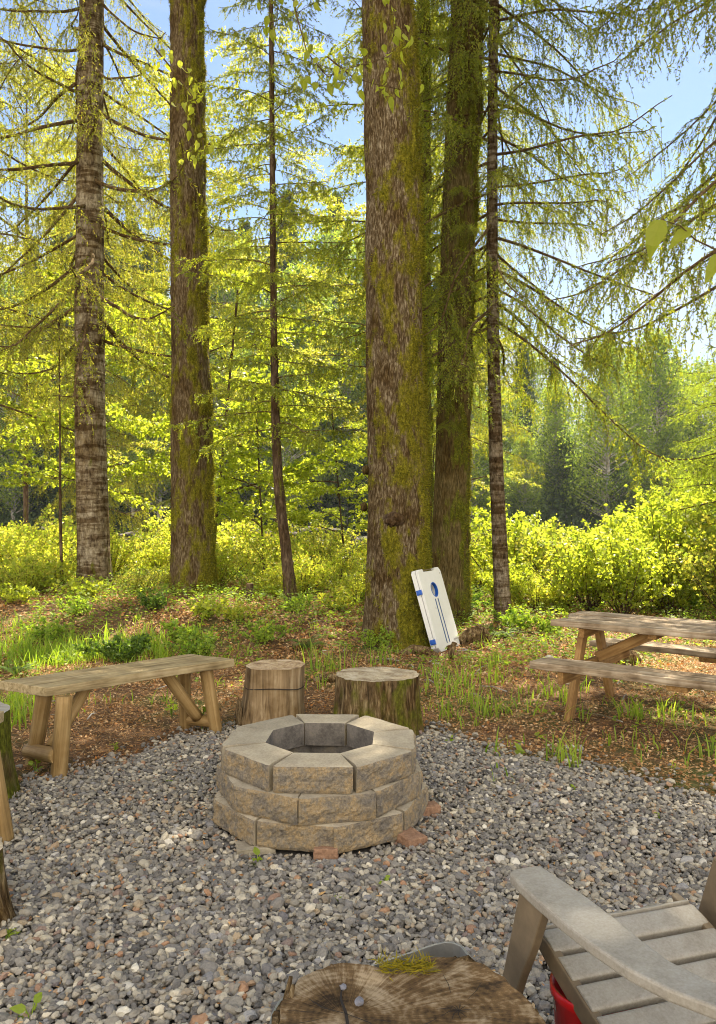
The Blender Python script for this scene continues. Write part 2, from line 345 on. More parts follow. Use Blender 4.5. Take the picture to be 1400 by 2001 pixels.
c_ = mixc(t, 1.0, c_, ramp(t, oi.outputs['Random'], [(0, (.78, .76, .72)), (.5, (1, .97, .92)), (1, (1.12, 1.06, .96))]), 'MULTIPLY')
t.links.new(c_, b.inputs['Base Color']); bump(t, b, n1, .003, .7); b.inputs['Roughness'].default_value = .9
m, t, b, o = mat('concrete_split_face'); M_['split'] = m
oi = N(t, 'ShaderNodeObjectInfo')
vv = coords(t); va = N(t, 'ShaderNodeVectorMath', operation='ADD'); t.links.new(vv, va.inputs[0])
cb = N(t, 'ShaderNodeCombineXYZ'); ml = N(t, 'ShaderNodeMath', operation='MULTIPLY'); ml.inputs[1].default_value = 40; t.links.new(oi.outputs['Random'], ml.inputs[0]); t.links.new(ml.outputs[0], cb.inputs[0]); t.links.new(cb.outputs[0], va.inputs[1])
n1 = noise(t, va.outputs[0], 13, 9, .78, .2); n2 = noise(t, vv, 110, 5, .8)
c_ = ramp(t, n1, [(.30, (.13, .12, .11)), (.42, (.25, .22, .185)), (.50, (.36, .30, .215)), (.58, (.48, .35, .19)), (.68, (.54, .46, .34)), (.78, (.50, .475, .42))])
c_ = mixc(t, ramp(t, n2, [(.35, (0, 0, 0)), (.7, (.8, .8, .8))]), c_, mixc(t, 1.0, c_, (.34, .32, .30), 'MULTIPLY'))
t.links.new(c_, b.inputs['Base Color']); bump(t, b, n2, .012, 1); b.inputs['Roughness'].default_value = .95
m, t, b, o = mat('dark_inner_concrete'); M_['conc_inner'] = m  # inner block faces; the pit opening's darkness is put into the colour
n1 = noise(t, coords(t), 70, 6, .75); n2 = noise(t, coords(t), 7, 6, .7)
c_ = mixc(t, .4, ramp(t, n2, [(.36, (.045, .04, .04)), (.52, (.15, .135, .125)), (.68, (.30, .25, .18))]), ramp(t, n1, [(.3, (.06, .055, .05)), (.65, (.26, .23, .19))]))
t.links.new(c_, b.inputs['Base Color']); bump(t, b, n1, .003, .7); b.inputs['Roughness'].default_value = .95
m, t, b, o = mat('red_brick'); M_['brick'] = m
n1 = noise(t, coords(t), 60, 6, .7)
t.links.new(ramp(t, n1, [(.3, (.17, .095, .06)), (.6, (.32, .19, .12)), (.8, (.42, .31, .23))]), b.inputs['Base Color']); bump(t, b, n1, .004, .8)
m, t, b, o = mat('ash'); M_['ash'] = m
n1 = noise(t, coords(t), 25, 6, .7)
t.links.new(ramp(t, n1, [(.35, (.012, .010, .009)), (.6, (.05, .04, .03))]), b.inputs['Base Color']); bump(t, b, n1, .03, 1)
m, t, b, o = mat('grey_resin'); M_['resin'] = m
n1 = noise(t, coords(t), 14, 6, .7); n2 = noise(t, coords(t), 140, 4, .6)
c_ = mixc(t, .3, ramp(t, n1, [(.3, (.22, .19, .15)), (.5, (.32, .29, .24)), (.7, (.38, .355, .31))]), ramp(t, n2, [(.3, (.18, .155, .12)), (.7, (.44, .42, .38))]))
t.links.new(c_, b.inputs['Base Color']); b.inputs['Roughness'].default_value = .55; b.inputs['Specular IOR Level'].default_value = .4; bump(t, b, n2, .0008, .5)
M_['resin_leg'] = None
def plain(name, col, rough=.5, metal=0, nz=.12):
    m, t, b, o = mat(name); n1 = noise(t, coords(t), 12, 6, .7)
    t.links.new(ramp(t, n1, [(.3, tuple(c*(1-nz) for c in col)), (.7, tuple(min(1, c*(1+nz)) for c in col))]), b.inputs['Base Color'])
    b.inputs['Roughness'].default_value = rough; b.inputs['Metallic'].default_value = metal; b.inputs['Specular IOR Level'].default_value = .5; return m
M_['resin_leg'] = plain('brown_resin', (.17, .125, .075), .55, nz=.25)  # darker brown than the seat, for legs and side rails
M_['white'] = plain('white_board_plastic', (.62, .63, .62), .45, nz=.05)
M_['blue'] = plain('blue_plastic', (.01, .085, .42), .4)
M_['darkblue'] = plain('dark_blue_paint', (.02, .06, .20), .5)
M_['olive'] = plain('board_hollow_brown', (.12, .09, .03), .8)
M_['red'] = plain('red_plastic', (.48, .008, .01), .35)
M_['steel'] = plain('galvanised_steel', (.36, .36, .35), .42, .6, .25)
M_['ink'] = plain('faded_ink', (.22, .21, .2), .7)
M_['stone'] = plain('pale_stone', (.17, .17, .20), .7, nz=.3)
# ------------------------------------------------------------------ terrain
def edge_y(x):
    return np.interp(x, [-3, -2.2, -1.86, -1.4, -1.2, -.9, .48, .8, 1.32, 1.65, 1.9, 2.6, 4], [3.9, 4.1, 4.40, 4.72, 5.25, 5.5, 5.45, 5.05, 4.6, 4.3, 4.12, 3.8, 3.4])
def hgt(x, y):
    x = np.asarray(x, float); y = np.asarray(y, float)
    left = 1/(1+np.exp((x-.1)*2.4))
    s = lambda a, b_, v: np.clip((v-a)/(b_-a), 0, 1)**2*(3-2*np.clip((v-a)/(b_-a), 0, 1))
    z = left*s(7.9, 10.3, y)*.34 + (1-left)*s(8.5, 11, y)*.05
    z = z + (fbm(x*.9, y*.9)-.5)*.10*s(5.6, 8, y) + (fbm(x*5, y*5)-.5)*.03*s(4.5, 6, y)
    z = z - s(13, 30, y)*2.0 - s(30, 40, y)*.7
    z = z + s(64, 76, y)*1.5 + s(76, 100, y)*1.3 + s(100, 260, y)*5 + (fbm(x*.15, y*.15)-.5)*1.0*s(60, 80, y)
    return z
def axis(segs):
    r = []
    for a, b_, st in segs: r += list(np.arange(a, b_, st))
    r.append(segs[-1][1]); return np.array(r)
xs = axis([(-400, -60, 20), (-60, -12, 2.5), (-12, -5, .5), (-5, 5, .07), (5, 12, .5), (12, 60, 2.5), (60, 400, 20)])
ys = axis([(-40, -2, 4), (-2, 3, .3), (3, 12, .07), (12, 20, .3), (20, 110, 1.5), (110, 400, 15)])
def sheet(xs, ys, zf):
    X, Y = np.meshgrid(xs, ys); Z = zf(X, Y); nx = len(xs); ny = len(ys)
    i = np.arange(ny-1)[:, None]*nx; j = np.arange(nx-1)[None, :]
    F = np.stack([i+j, i+j+1, i+nx+j+1, i+nx+j], -1).reshape(-1, 4)
    g = G(); g.quads(np.stack([X, Y, Z], -1).reshape(-1, 3), F); return g
ysa = ys[ys <= 61.5]; ysb = ys[ys >= ysa[-1]]
g = sheet(xs, ysa, hgt); tag(g.build('ground', M_['soil'], smooth=True), 'brown forest floor soil around the gravel clearing', 'ground', kind='structure')
g = sheet(xs[::2], ysb, hgt); tag(g.build('hill', M_['bank'], smooth=True), 'dark far river bank below the distant tree line', 'terrain', kind='structure')
g = G(); g.quads([(-400, 33, -1.95), (400, 33, -1.95), (400, 72, -1.95), (-400, 72, -1.95)], [[0, 1, 2, 3]])
tag(g.build('water', M_['water']), 'dark river water between the shrubs and the far bank', 'river', kind='structure')
# gravel base sheet
gx = np.linspace(-3.5, 3.6, 120); top = edge_y(gx)+(fbm(gx*3, 0)-.5)*.15
V = [(x, .2, .002) for x in gx]+[(x, y, .002) for x, y in zip(gx, top)]
g = G(); n = len(gx); g.quads(V, [[i, i+1, n+i+1, n+i] for i in range(n-1)])
tag(g.build('gravel_bed', M_['gbase']), 'dark packed base beneath the loose grey gravel', 'gravel bed', kind='structure')
# ------------------------------------------------------------------ pebbles (numpy built, one mesh)
def ico(sub):
    import bmesh
    bm = bmesh.new(); bmesh.ops.create_icosphere(bm, subdivisions=sub, radius=1)
    bm.verts.ensure_lookup_table(); V = np.array([v.co[:] for v in bm.verts]); F = np.array([[v.index for v in f.verts] for f in bm.faces]); bm.free(); return V, F
def rotm(n, tilt):
    a = rng.uniform(0, 2*math.pi, n); b_ = rng.normal(0, tilt, n); c = rng.normal(0, tilt, n)
    ca, sa, cb_, sb, cc, sc_ = np.cos(a), np.sin(a), np.cos(b_), np.sin(b_), np.cos(c), np.sin(c)
    z = np.zeros(n); o_ = np.ones(n)
    Rz = np.stack([ca, -sa, z, sa, ca, z, z, z, o_], -1).reshape(n, 3, 3)
    Rx = np.stack([o_, z, z, z, cb_, -sb, z, sb, cb_], -1).reshape(n, 3, 3)
    Ry = np.stack([cc, z, sc_, z, o_, z, -sc_, z, cc], -1).reshape(n, 3, 3)
    return Rz@Rx@Ry
PIT = np.array([-.184, 3.965])
def pebbles(g, ptsxy, sub, zf=None):
    V0, F0 = ico(sub); n = len(ptsxy); nv = len(V0)
    if n == 0: return
    s = np.exp(rng.normal(0, .30, n))*.0110
    s = np.clip(s, .007, .030)
    sc3 = np.stack([s*rng.uniform(.95, 1.45, n), s*rng.uniform(.75, 1.05, n), s*rng.uniform(.45, .8, n)], -1)
    base = V0[None]*(1+rng.normal(0, .13, (n, nv, 1))); base = np.sign(base)*np.abs(base)**.95
    V = base*sc3[:, None, :]; V = np.einsum('nij,nkj->nki', rotm(n, .4), V)
    z = .004+rng.uniform(0, .026, n)+(fbm(ptsxy[:, 0]*2, ptsxy[:, 1]*2)-.5)*.03
    z = z-.016*np.clip((.66-np.hypot(ptsxy[:, 0]-PIT[0], ptsxy[:, 1]-PIT[1]))/.12, 0, 1)
    V += np.concatenate([ptsxy, z[:, None]], -1)[:, None, :]
    F = (F0[None]+np.arange(n)[:, None, None]*nv).reshape(-1, 3)
    g.tris(V.reshape(-1, 3), F)
def scatter(y0, y1, step, marg=.65):
    xx = np.arange(-.47*y1-marg, .47*y1+marg, step); yy = np.arange(y0, y1, step)
    X, Y = np.meshgrid(xx, yy); p = np.stack([X.ravel(), Y.ravel()], -1)+rng.uniform(-.6, .6, (X.size, 2))*step
    return p[np.abs(p[:, 0]) < .47*p[:, 1]+marg]
g = G()
for (a, b_, st, sub) in ((1.0, 3.4, .0145, 2), (3.4, 5.7, .0150, 1)):
    p = scatter(a, b_, st); e = edge_y(p[:, 0])+(fbm(p[:, 0]*3, 0)-.5)*.15
    keep = p[:, 1] < e+rng.exponential(.09, len(p))-.10+np.where(rng.random(len(p)) < .05, .35, 0)+(fbm(p[:, 0]*7, p[:, 1]*7)-.5)*.25
    keep &= np.hypot(p[:, 0]-PIT[0], p[:, 1]-PIT[1]) > .49
    pebbles(g, p[keep], sub)
tag(g.build('gravel', M_['pebble'], smooth=False), 'loose grey and tan pebbles covering the clearing', 'gravel', kind='stuff')
# ------------------------------------------------------------------ leaf primitives
def unit(v): return v/(np.linalg.norm(v, axis=-1, keepdims=True)+1e-9)
def leaves(g, p, d, nrm, L, W, fold=0.0):
    """diamond leaves: base p, long axis d, normal nrm"""
    p = np.asarray(p); n = len(p)
    if n == 0: return
    L = np.broadcast_to(L, (n,))[:, None]; W = np.broadcast_to(W, (n,))[:, None]
    d = unit(d); s = unit(np.cross(d, nrm)); u = np.cross(s, d)
    V = np.stack([p, p+d*L*.42+s*W*.5+u*fold*W, p+d*L, p+d*L*.42-s*W*.5+u*fold*W], 1)
    g.quads(V.reshape(-1, 3), np.arange(n*4).reshape(n, 4))
def leaf6(g, p, d, nrm, L, W, curl=.1):
    p = np.asarray(p); n = len(p); L = np.broadcast_to(L, (n,))[:, None]; W = np.broadcast_to(W, (n,))[:, None]
    d = unit(d); s = unit(np.cross(d, nrm)); u = np.cross(s, d)
    m = [p, p+d*L*.35-u*L*curl*.2, p+d*L*.7-u*L*curl*.6, p+d*L-u*L*curl*1.6]
    e = .10*W*u
    V = np.stack([m[0], m[1], m[2], m[3], p+d*L*.08+s*W*.30+e, m[1]+s*W*.5+e, m[2]+s*W*.30+e, p+d*L*.08-s*W*.30+e, m[1]-s*W*.5+e, m[2]-s*W*.30+e], 1)
    o = np.arange(n)[:, None, None]*10
    F = (np.array([[0, 4, 5, 1], [1, 5, 6, 2], [0, 1, 8, 7], [1, 2, 9, 8]])[None]+o).reshape(-1, 4)
    T = (np.array([[2, 6, 3], [2, 3, 9]])[None]+o).reshape(-1, 3)
    ofs = g.quads(V.reshape(-1, 3), F); g.t.append(T+ofs)
def rdir(n, up=0.0): return unit(rng.normal(0, 1, (n, 3))+np.array([0, 0, up]))
# litter
ZL = hgt
def ground_pts(n, x0, x1, y0, y1):
    y = np.sqrt(rng.uniform(y0**2, y1**2, n)); x = rng.uniform(-1, 1, n)*(.47*y+.8)
    return x, y
g = G()
x, y = ground_pts(195000, 0, 0, 4.2, 15.0)
k = (y > edge_y(x)-rng.exponential(.09, len(x))) ; x, y = x[k], y[k]
clump = fbm(x*1.7, y*1.7, 3); k = rng.random(len(x)) < np.clip((clump-.28)*3.2, .12, 1); x, y = x[k], y[k]
n = len(x); p = np.stack([x, y, ZL(x, y)+rng.uniform(.003, .03, n)], -1); d = rdir(n); d[:, 2] *= .35
L = rng.uniform(.012, .038, n)*np.clip(y/7, .8, 1.4); leaves(g, p, d, rdir(n, 1.6), L, L*rng.uniform(.4, .9, n), .15)
x, y = ground_pts(90000, 0, 0, 4.1, 8.5); k = (y > edge_y(x)-.06); x, y = x[k], y[k]; n = len(x)
d = rdir(n); d[:, 2] *= .2; leaves(g, np.stack([x, y, ZL(x, y)+rng.uniform(.002, .02, n)], -1), d, rdir(n, 2), rng.uniform(.02, .07, n), .0035, .1)
# a few stray dry leaves on the gravel
x, y = ground_pts(1500, 0, 0, 1.8, 5.2); k = (y < edge_y(x)); x, y = x[k], y[k]; n = len(x)
d = rdir(n); d[:, 2] *= .2; leaves(g, np.stack([x, y, np.full(n, .03)], -1), d, rdir(n, 2), rng.uniform(.012, .035, n), .010, .2)
tag(g.build('leaf_litter', M_['litter']), 'reddish brown dead leaves and needles on the soil', 'leaf litter', kind='stuff')
# ------------------------------------------------------------------ grass and herbs
def blades(g, base, h, lean, wd):
    n = len(base); az = rng.uniform(0, 2*math.pi, n); d = np.stack([np.cos(az), np.sin(az), np.zeros(n)], -1); s = np.stack([-np.sin(az), np.cos(az), np.zeros(n)], -1)
    s = unit(s+rng.normal(0, .5, (n, 3))*[1, 1, 0]); P_ = []
    for q, ww in ((0, 1), (.4, .9), (.75, .6), (1, .06)):
        c = base+d*(lean*h*q**2)[:, None]+np.array([0, 0, 1])*(h*q*(1-.35*lean*q))[:, None]
        P_ += [c-s*(wd*ww/2)[:, None], c+s*(wd*ww/2)[:, None]]
    V = np.stack(P_, 1); F = (np.array([[0, 1, 3, 2], [2, 3, 5, 4], [4, 5, 7, 6]])[None]+np.arange(n)[:, None, None]*8).reshape(-1, 4)
    g.quads(V.reshape(-1, 3), F)
tufts = []
def tuft_px(px, py, cnt, h, spread=.06): q = P(px, py); tufts.append((q[0], q[1], cnt, h, spread))
for i in range(120): tuft_px(rng.uniform(-10, 330), 1290+rng.normal(0, 9)-rng.uniform(0, 8), 14, rng.uniform(.12, .30), .09)
for i in range(20): tuft_px(rng.uniform(-5, 60), rng.uniform(1370, 1420), 9, rng.uniform(.12, .3), .08)
for (a, b_, c_, h_) in ((1110, 1500, 16, .22), (1130, 1488, 12, .25), (1090, 1480, 8, .16), (970, 1480, 8, .2), (978, 1530, 5, .12), (1010, 1465, 4, .1), (1235, 1405, 22, .24), (1310, 1405, 16, .24),
    (1075, 1360, 12, .2), (1105, 1375, 14, .24), (920, 1380, 14, .2), (945, 1400, 10, .18), (870, 1400, 14, .16), (885, 1360, 22, .22), (900, 1340, 18, .2), (860, 1350, 18, .26), (845, 1330, 10, .22), (960, 1340, 12, .2),
    (920, 1320, 12, .2), (690, 1320, 10, .3), (730, 1300, 9, .35), (765, 1300, 9, .35), (650, 1310, 14, .3), (610, 1310, 12, .3), (625, 1345, 8, .2), (600, 1290, 9, .3), (1050, 1395, 4, .2), (1340, 1420, 6, .1),
    (1378, 1485, 8, .2), (1330, 1500, 5, .1), (1290, 1470, 5, .1), (1250, 1460, 6, .1), (1190, 1450, 6, .12), (1230, 1450, 5, .14), (1285, 1450, 5, .14), (505, 1330, 6, .15), (300, 1375, 7, .15), (240, 1370, 6, .12), (1240, 1480, 4, .1)):
    tuft_px(a, b_, c_, h_)
for i in range(230):
    y_ = rng.uniform(5.0, 9.5); x_ = rng.uniform(-.5, .5)*y_
    if y_ > edge_y(x_)+.15 and fbm(x_*1.2, y_*1.2, 9) > .50: tufts.append((x_, y_, int(rng.integers(3, 12)), rng.uniform(.05, .2), .05))
for i in range(26): tuft_px(rng.uniform(820, 1020), rng.uniform(1300, 1420), 9, rng.uniform(.08, .2), .07)
g = G()
for (x_, y_, c_, h_, sp) in tufts:
    xy = rng.normal(0, sp, (c_, 2))+[x_, y_]; z = ZL(xy[:, 0], xy[:, 1])
    blades(g, np.concatenate([xy, z[:, None]], -1), h_*rng.uniform(.5, 1.15, c_), rng.uniform(.1, .8, c_), rng.uniform(.006, .014, c_))
tag(g.build('grass', M_['grass']), 'sparse green grass blades growing out of the litter', 'grass', kind='stuff')
# ground cover herbs: low leaves on short stems
g = G()
x, y = ground_pts(26000, 0, 0, 5.2, 15.5)
den = fbm(x*.9, y*.9, 5); k = rng.random(len(x)) < np.clip((den-.46)*5+np.clip((y-8.6)*.35, 0, .9), 0, 1)*np.where(y < 7.6, .35, 1); k &= y > edge_y(x)+.1
x, y = x[k], y[k]; n = len(x); ht = rng.uniform(.02, .16, n)*np.clip((y-4)/5, .3, 1.5)
for q in range(4):
    az = rng.uniform(0, 2*math.pi, n); d = np.stack([np.cos(az), np.sin(az), rng.uniform(-.2, .5, n)], -1)
    p = np.stack([x, y, ZL(x, y)+ht*rng.uniform(.6, 1, n)], -1)+d*.008
    L = rng.uniform(.02, .05, n); leaves(g, p, d, rdir(n, 1.8), L, L*.62, .12)
tag(g.build('ground_cover', M_['herb']), 'low green herbs spreading over the forest floor', 'ground cover', kind='stuff')
# small weeds in the gravel
def herb(px, py, n, L, label, z=0.0, hgt_=.05, mt='herb', d=None):
    q = P(px, py, z) if d is None else PD(px, py, d)
    e = empty('weed', q, label, 'weed'); g = G()
    az = rng.uniform(0, 2*math.pi, n); el = rng.uniform(.1, .9, n)
    d_ = np.stack([np.cos(az), np.sin(az), el], -1); p = np.zeros((n, 3)); p[:, 2] = rng.uniform(.2, 1, n)*hgt_; p[:, :2] += d_[:, :2]*L*.3
    gs = G()
    for a in p: gs.tube([(0, 0, 0), a*[.5, .5, .6], a], [.0022, .0018, .0012], 5)
    gs.build('stem', M_[mt], e)
    for a, b_ in zip(p, d_):
        g = G(); leaf6(g, a[None], b_[None], rdir(1, 1.5), rng.uniform(.7, 1.1, 1)*L, L*.6); g.build('leaf', M_[mt], e)
    return e
herb(505, 1692, 4, .055, 'green sprout at the foot of the fire pit, left of the front brick')
herb(750, 1738, 7, .026, 'round leaved weed in gravel right of the front brick')
herb(655, 1768, 6, .024, 'small trailing weed in the gravel below the front brick', hgt_=.02)
herb(838, 1808, 3, .035, 'flat green leaf weed lying on gravel above the foreground stump', hgt_=.015)
herb(700, 1812, 3, .02, 'tiny two leaf sprout in the gravel above the foreground stump', hgt_=.02)
herb(60, 2000, 4, .045, 'broad green leaves at the bottom left corner of the gravel', hgt_=.06)
herb(225, 1468, 7, .03, 'little weed at the gravel edge in front of the bench')
herb(70, 1515, 8, .045, 'green sprig beside the crosspiece log of the bench', hgt_=.09)
herb(395, 1428, 12, .06, 'broad leaved herb beside the right end bench legs', hgt_=.22)
herb(345, 1535, 3, .05, 'single yellowing leaf lying on the gravel', hgt_=.01)
herb(1022, 1483, 5, .06, 'bright green broad leaf plant at the far gravel edge', hgt_=.12)
herb(1050, 1443, 3, .07, 'pale fallen green leaf on the litter beyond the gravel', hgt_=.02)
herb(1125, 1553, 6, .03, 'small clover weed in the gravel right of the fire pit')
herb(1290, 1605, 6, .028, 'pale weed growing in the gravel near the right edge')
herb(880, 1455, 8, .03, 'little herb at the gravel edge behind the fire pit')
herb(1392, 1480, 9, .05, 'leafy herb with white flower bud at the right edge', hgt_=.14)
herb(335, 1400, 9, .05, 'yellow green seedling on the litter under the bench', hgt_=.12)
herb(10, 1845, 5, .04, 'sprout at the base of the bark stump in the gravel', hgt_=.03)
# ------------------------------------------------------------------ fire pit
fp = empty('fire_pit', (PIT[0], PIT[1], 0), 'round fire pit of three stepped courses of tan concrete blocks', 'fire pit')
def block(ang, Ro, Ri, wo, z0, h, seed, tone=0):
    wi = wo*(Ri/Ro)*1.08
    def f(u, v, w_):
        a = (u-.5)*2
        # v: 0 inner .. 1 outer
        eu = np.minimum(u, 1-u)*wo; ew = np.minimum(w_, 1-w_)*h
        rough = (fbm(u*5+seed*7.7, w_*2.2+seed*3.1, seed, 4)-.45)*.030+(fbm(u*22+seed, w_*9, seed+3, 2)-.5)*.012
        ch = np.exp(-eu/.006)*.010+np.exp(-ew/.004)*.005
        rad = Ri+(Ro-Ri)*v+np.where(v > .99, rough*(1-.55*np.exp(-eu/.012))*(1-.5*np.exp(-ew/.008))-ch, 0)
        half = (wi+(wo-wi)*v)/2
        x = a*half; z = z0+h*w_
        z = z+np.where((v > .99) & (w_ > .99), -.003, 0)+(fbm(x*9, v*3, seed)-.5)*.002
        return np.stack([x, -rad, z], -1)
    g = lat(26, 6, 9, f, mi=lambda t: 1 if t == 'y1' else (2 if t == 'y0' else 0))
    # flip face winding is harmless here (closed solid)
    M = Matrix.Rotation(ang, 4, 'Z') @ Matrix.Rotation(R(random.uniform(-1.3, 1.3)), 4, 'Z')
    M = Matrix.Translation((random.uniform(-.004, .004), random.uniform(-.004, .004), 0)) @ M
    o = g.build('block', [M_['conc'], M_['split'], M_['conc_inner']], fp, M, smooth=False, bevel=0)
    return o
sd_ = 0
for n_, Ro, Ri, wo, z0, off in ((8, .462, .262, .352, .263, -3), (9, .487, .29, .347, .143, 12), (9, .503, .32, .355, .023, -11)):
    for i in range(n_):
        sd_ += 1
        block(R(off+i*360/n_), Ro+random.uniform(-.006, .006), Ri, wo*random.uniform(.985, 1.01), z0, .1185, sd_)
g = G(); th = np.linspace(0, 2*math.pi, 40, endpoint=False)
rr = np.array([0.0, .12, .24, .34]); V = [(r*math.cos(a), r*math.sin(a), .0+.05*float(vnoise(r*14+5, a*3))+(.02 if r > .3 else 0)) for r in rr[1:] for a in th]
F = [[i*40+j, i*40+(j+1) % 40, (i+1)*40+(j+1) % 40, (i+1)*40+j] for i in range(2) for j in range(40)]
g.quads(V, F); g.polyi(range(40)); g.build('ash_bed', M_['ash'], fp, smooth=True)
def brick(px, py, rz, label, mt='brick', size=(.10, .055, .03), z=.026):
    g = lat(12, 7, 4, lambda u, v, w_: np.stack([(u-.5)*2*size[0]+(fbm(u*6, v*6, w_*6+px)-.5)*.008, (v-.5)*2*size[1]+(fbm(u*6+3, v*6, w_*6+px)-.5)*.008, (w_-.5)*2*size[2]+(fbm(u*6, v*6+9, w_*6)-.5)*.006], -1))
    q = P(px, py); o = g.build('brick', M_[mt], None, Matrix.Translation((q[0], q[1], z)) @ Matrix.Rotation(rz, 4, 'Z'), bevel=.003)
    return tag(o, label, 'brick', 'bricks wedged under the fire pit')
brick(640, 1664, R(88), 'reddish brick jutting out under the front of the fire pit', size=(.10, .053, .026))
brick(797, 1648, R(-58), 'reddish brick jutting out under the right front of the fire pit', size=(.085, .050, .026))
brick(500, 1662, R(10), 'flat grey brown brick under the left front of the fire pit', 'conc', (.085, .05, .015), .012)
brick(838, 1590, R(20), 'red brick end peeking out right of the fire pit', size=(.05, .04, .022))
# ------------------------------------------------------------------ logs, stumps
def logpart(a, b_, r, name, parent, n=22, mt='peeled', r2=None):
    a = np.array(a, float); b_ = np.array(b_, float); L = np.linalg.norm(b_-a); zax = Vector(b_-a).normalized()
    q = zax.to_track_quat('Z', 'Y').to_matrix().to_4x4(); M = Matrix.Translation(a) @ q
    g = G(); m = 12; s = np.linspace(0, 1, m); pts = np.stack([np.zeros(m), np.zeros(m), s*L], -1); pts[:, 0] += np.sin(s*3+a[0]*9)*r*.06
    sd0 = a[0]*31+a[1]*17
    g.tube(pts, r+((r2 or r)-r)*s, n, True, lambda rr, th, p: rr*(1+.10*(fbm(np.cos(th)*1.6+sd0, np.sin(th)*1.6, p[:, 2:3]*3)-.5)))
    return g.build(name, M_[mt], parent, M, smooth=True) if False else smooth_caps(g.build(name, M_[mt], parent, M, smooth=True))
def smooth_caps(o):
    for p in o.data.polygons:
        if len(p.vertices) > 4: p.use_smooth = False
    return o
def plankpart(o0, xa, L, W, T, name, mt, parent, wav=.006, ends=(0, 0), z=(0, 0, 1), knots=True):
    """plank with local X along xa starting at o0 (front top-left corner); extends +Y by W, down by T"""
    s0 = o0[0]*13+o0[1]*7
    def f(u, v, w_):
        x = u*L+(1-u)*(v*ends[0])+u*(v*ends[1]); y = v*W+(fbm(u*L*3+s0, v*2, 1)-.5)*wav*2.5*np.where((v < .01) | (v > .99), 1, .3)
        zz = -T+w_*T+(fbm(u*L*2+s0, v*3, 7)-.5)*wav*1.2+(fbm(u*L*16+s0, v*W*60, 2)-.5)*.003
        e = (np.minimum(v, 1-v) < .02) & (np.minimum(w_, 1-w_) < .02)
        return np.stack([x, y, zz], -1)
    g = lat(40, 10, 4, f); return g.build(name, M_[mt], parent, frame(o0, xa, z), bevel=.004)
def bench(name, A, xa, L, W, T, label, parts):
    e = empty(name, (0, 0, 0), label, 'bench'); return e
# left bench
be = empty('bench', (0, 0, 0), 'rustic wooden bench with plank seat on peeled log legs', 'bench')
A = np.array([-1.77, 4.52]); u = np.array([.727, .686]); 
plankpart((A[0], A[1], .505), (.727, .686, 0.0), 1.285, .37, .052, 'seat', 'plank', be, .01, ends=(-.13, -.12))
def leg3(pb, pt, zt=.455): return (pb[0], pb[1], 0.0-.02), (pt[0], pt[1], zt)
lf = P(113, 1522); tf = (lf[0]+.02, lf[1]+.05); a_, b_ = leg3(lf, tf, .452); logpart(a_, b_, .046, 'leg', be)
lb = P(62, 1500); a_, b_ = leg3(lb, (lb[0]+.085, lb[1]-.02), .452); logpart(a_, b_, .044, 'leg', be, r2=.046)
rf = P(425, 1433); a_, b_ = leg3(rf, (rf[0]-.075, rf[1]-.03), .452); logpart(a_, b_, .044, 'leg', be)
rb = P(362, 1424); a_, b_ = leg3(rb, (rb[0]+.01, rb[1]-.06), .452); logpart(a_, b_, .042, 'leg', be)
mid = (lf+lb)/2; logpart((lb[0]-.02, lb[1]-.0, .10), (lf[0]-.0, lf[1]+.0, .13), .044, 'crosspiece', be)
logpart((rb[0]-.0, rb[1]-.0, .07), (rf[0]-.02, rf[1]-.0, .08), .040, 'crosspiece', be)
logpart((mid[0]+.03, mid[1]+.02, .14), (A[0]+.727*.33-.12, A[1]+.686*.33+.13, .452), .036, 'brace', be)
mr_ = (rf+rb)/2; logpart((mr_[0]-.02, mr_[1]-.02, .10), (A[0]+.727*.86-.13, A[1]+.686*.86+.14, .452), .040, 'brace', be)
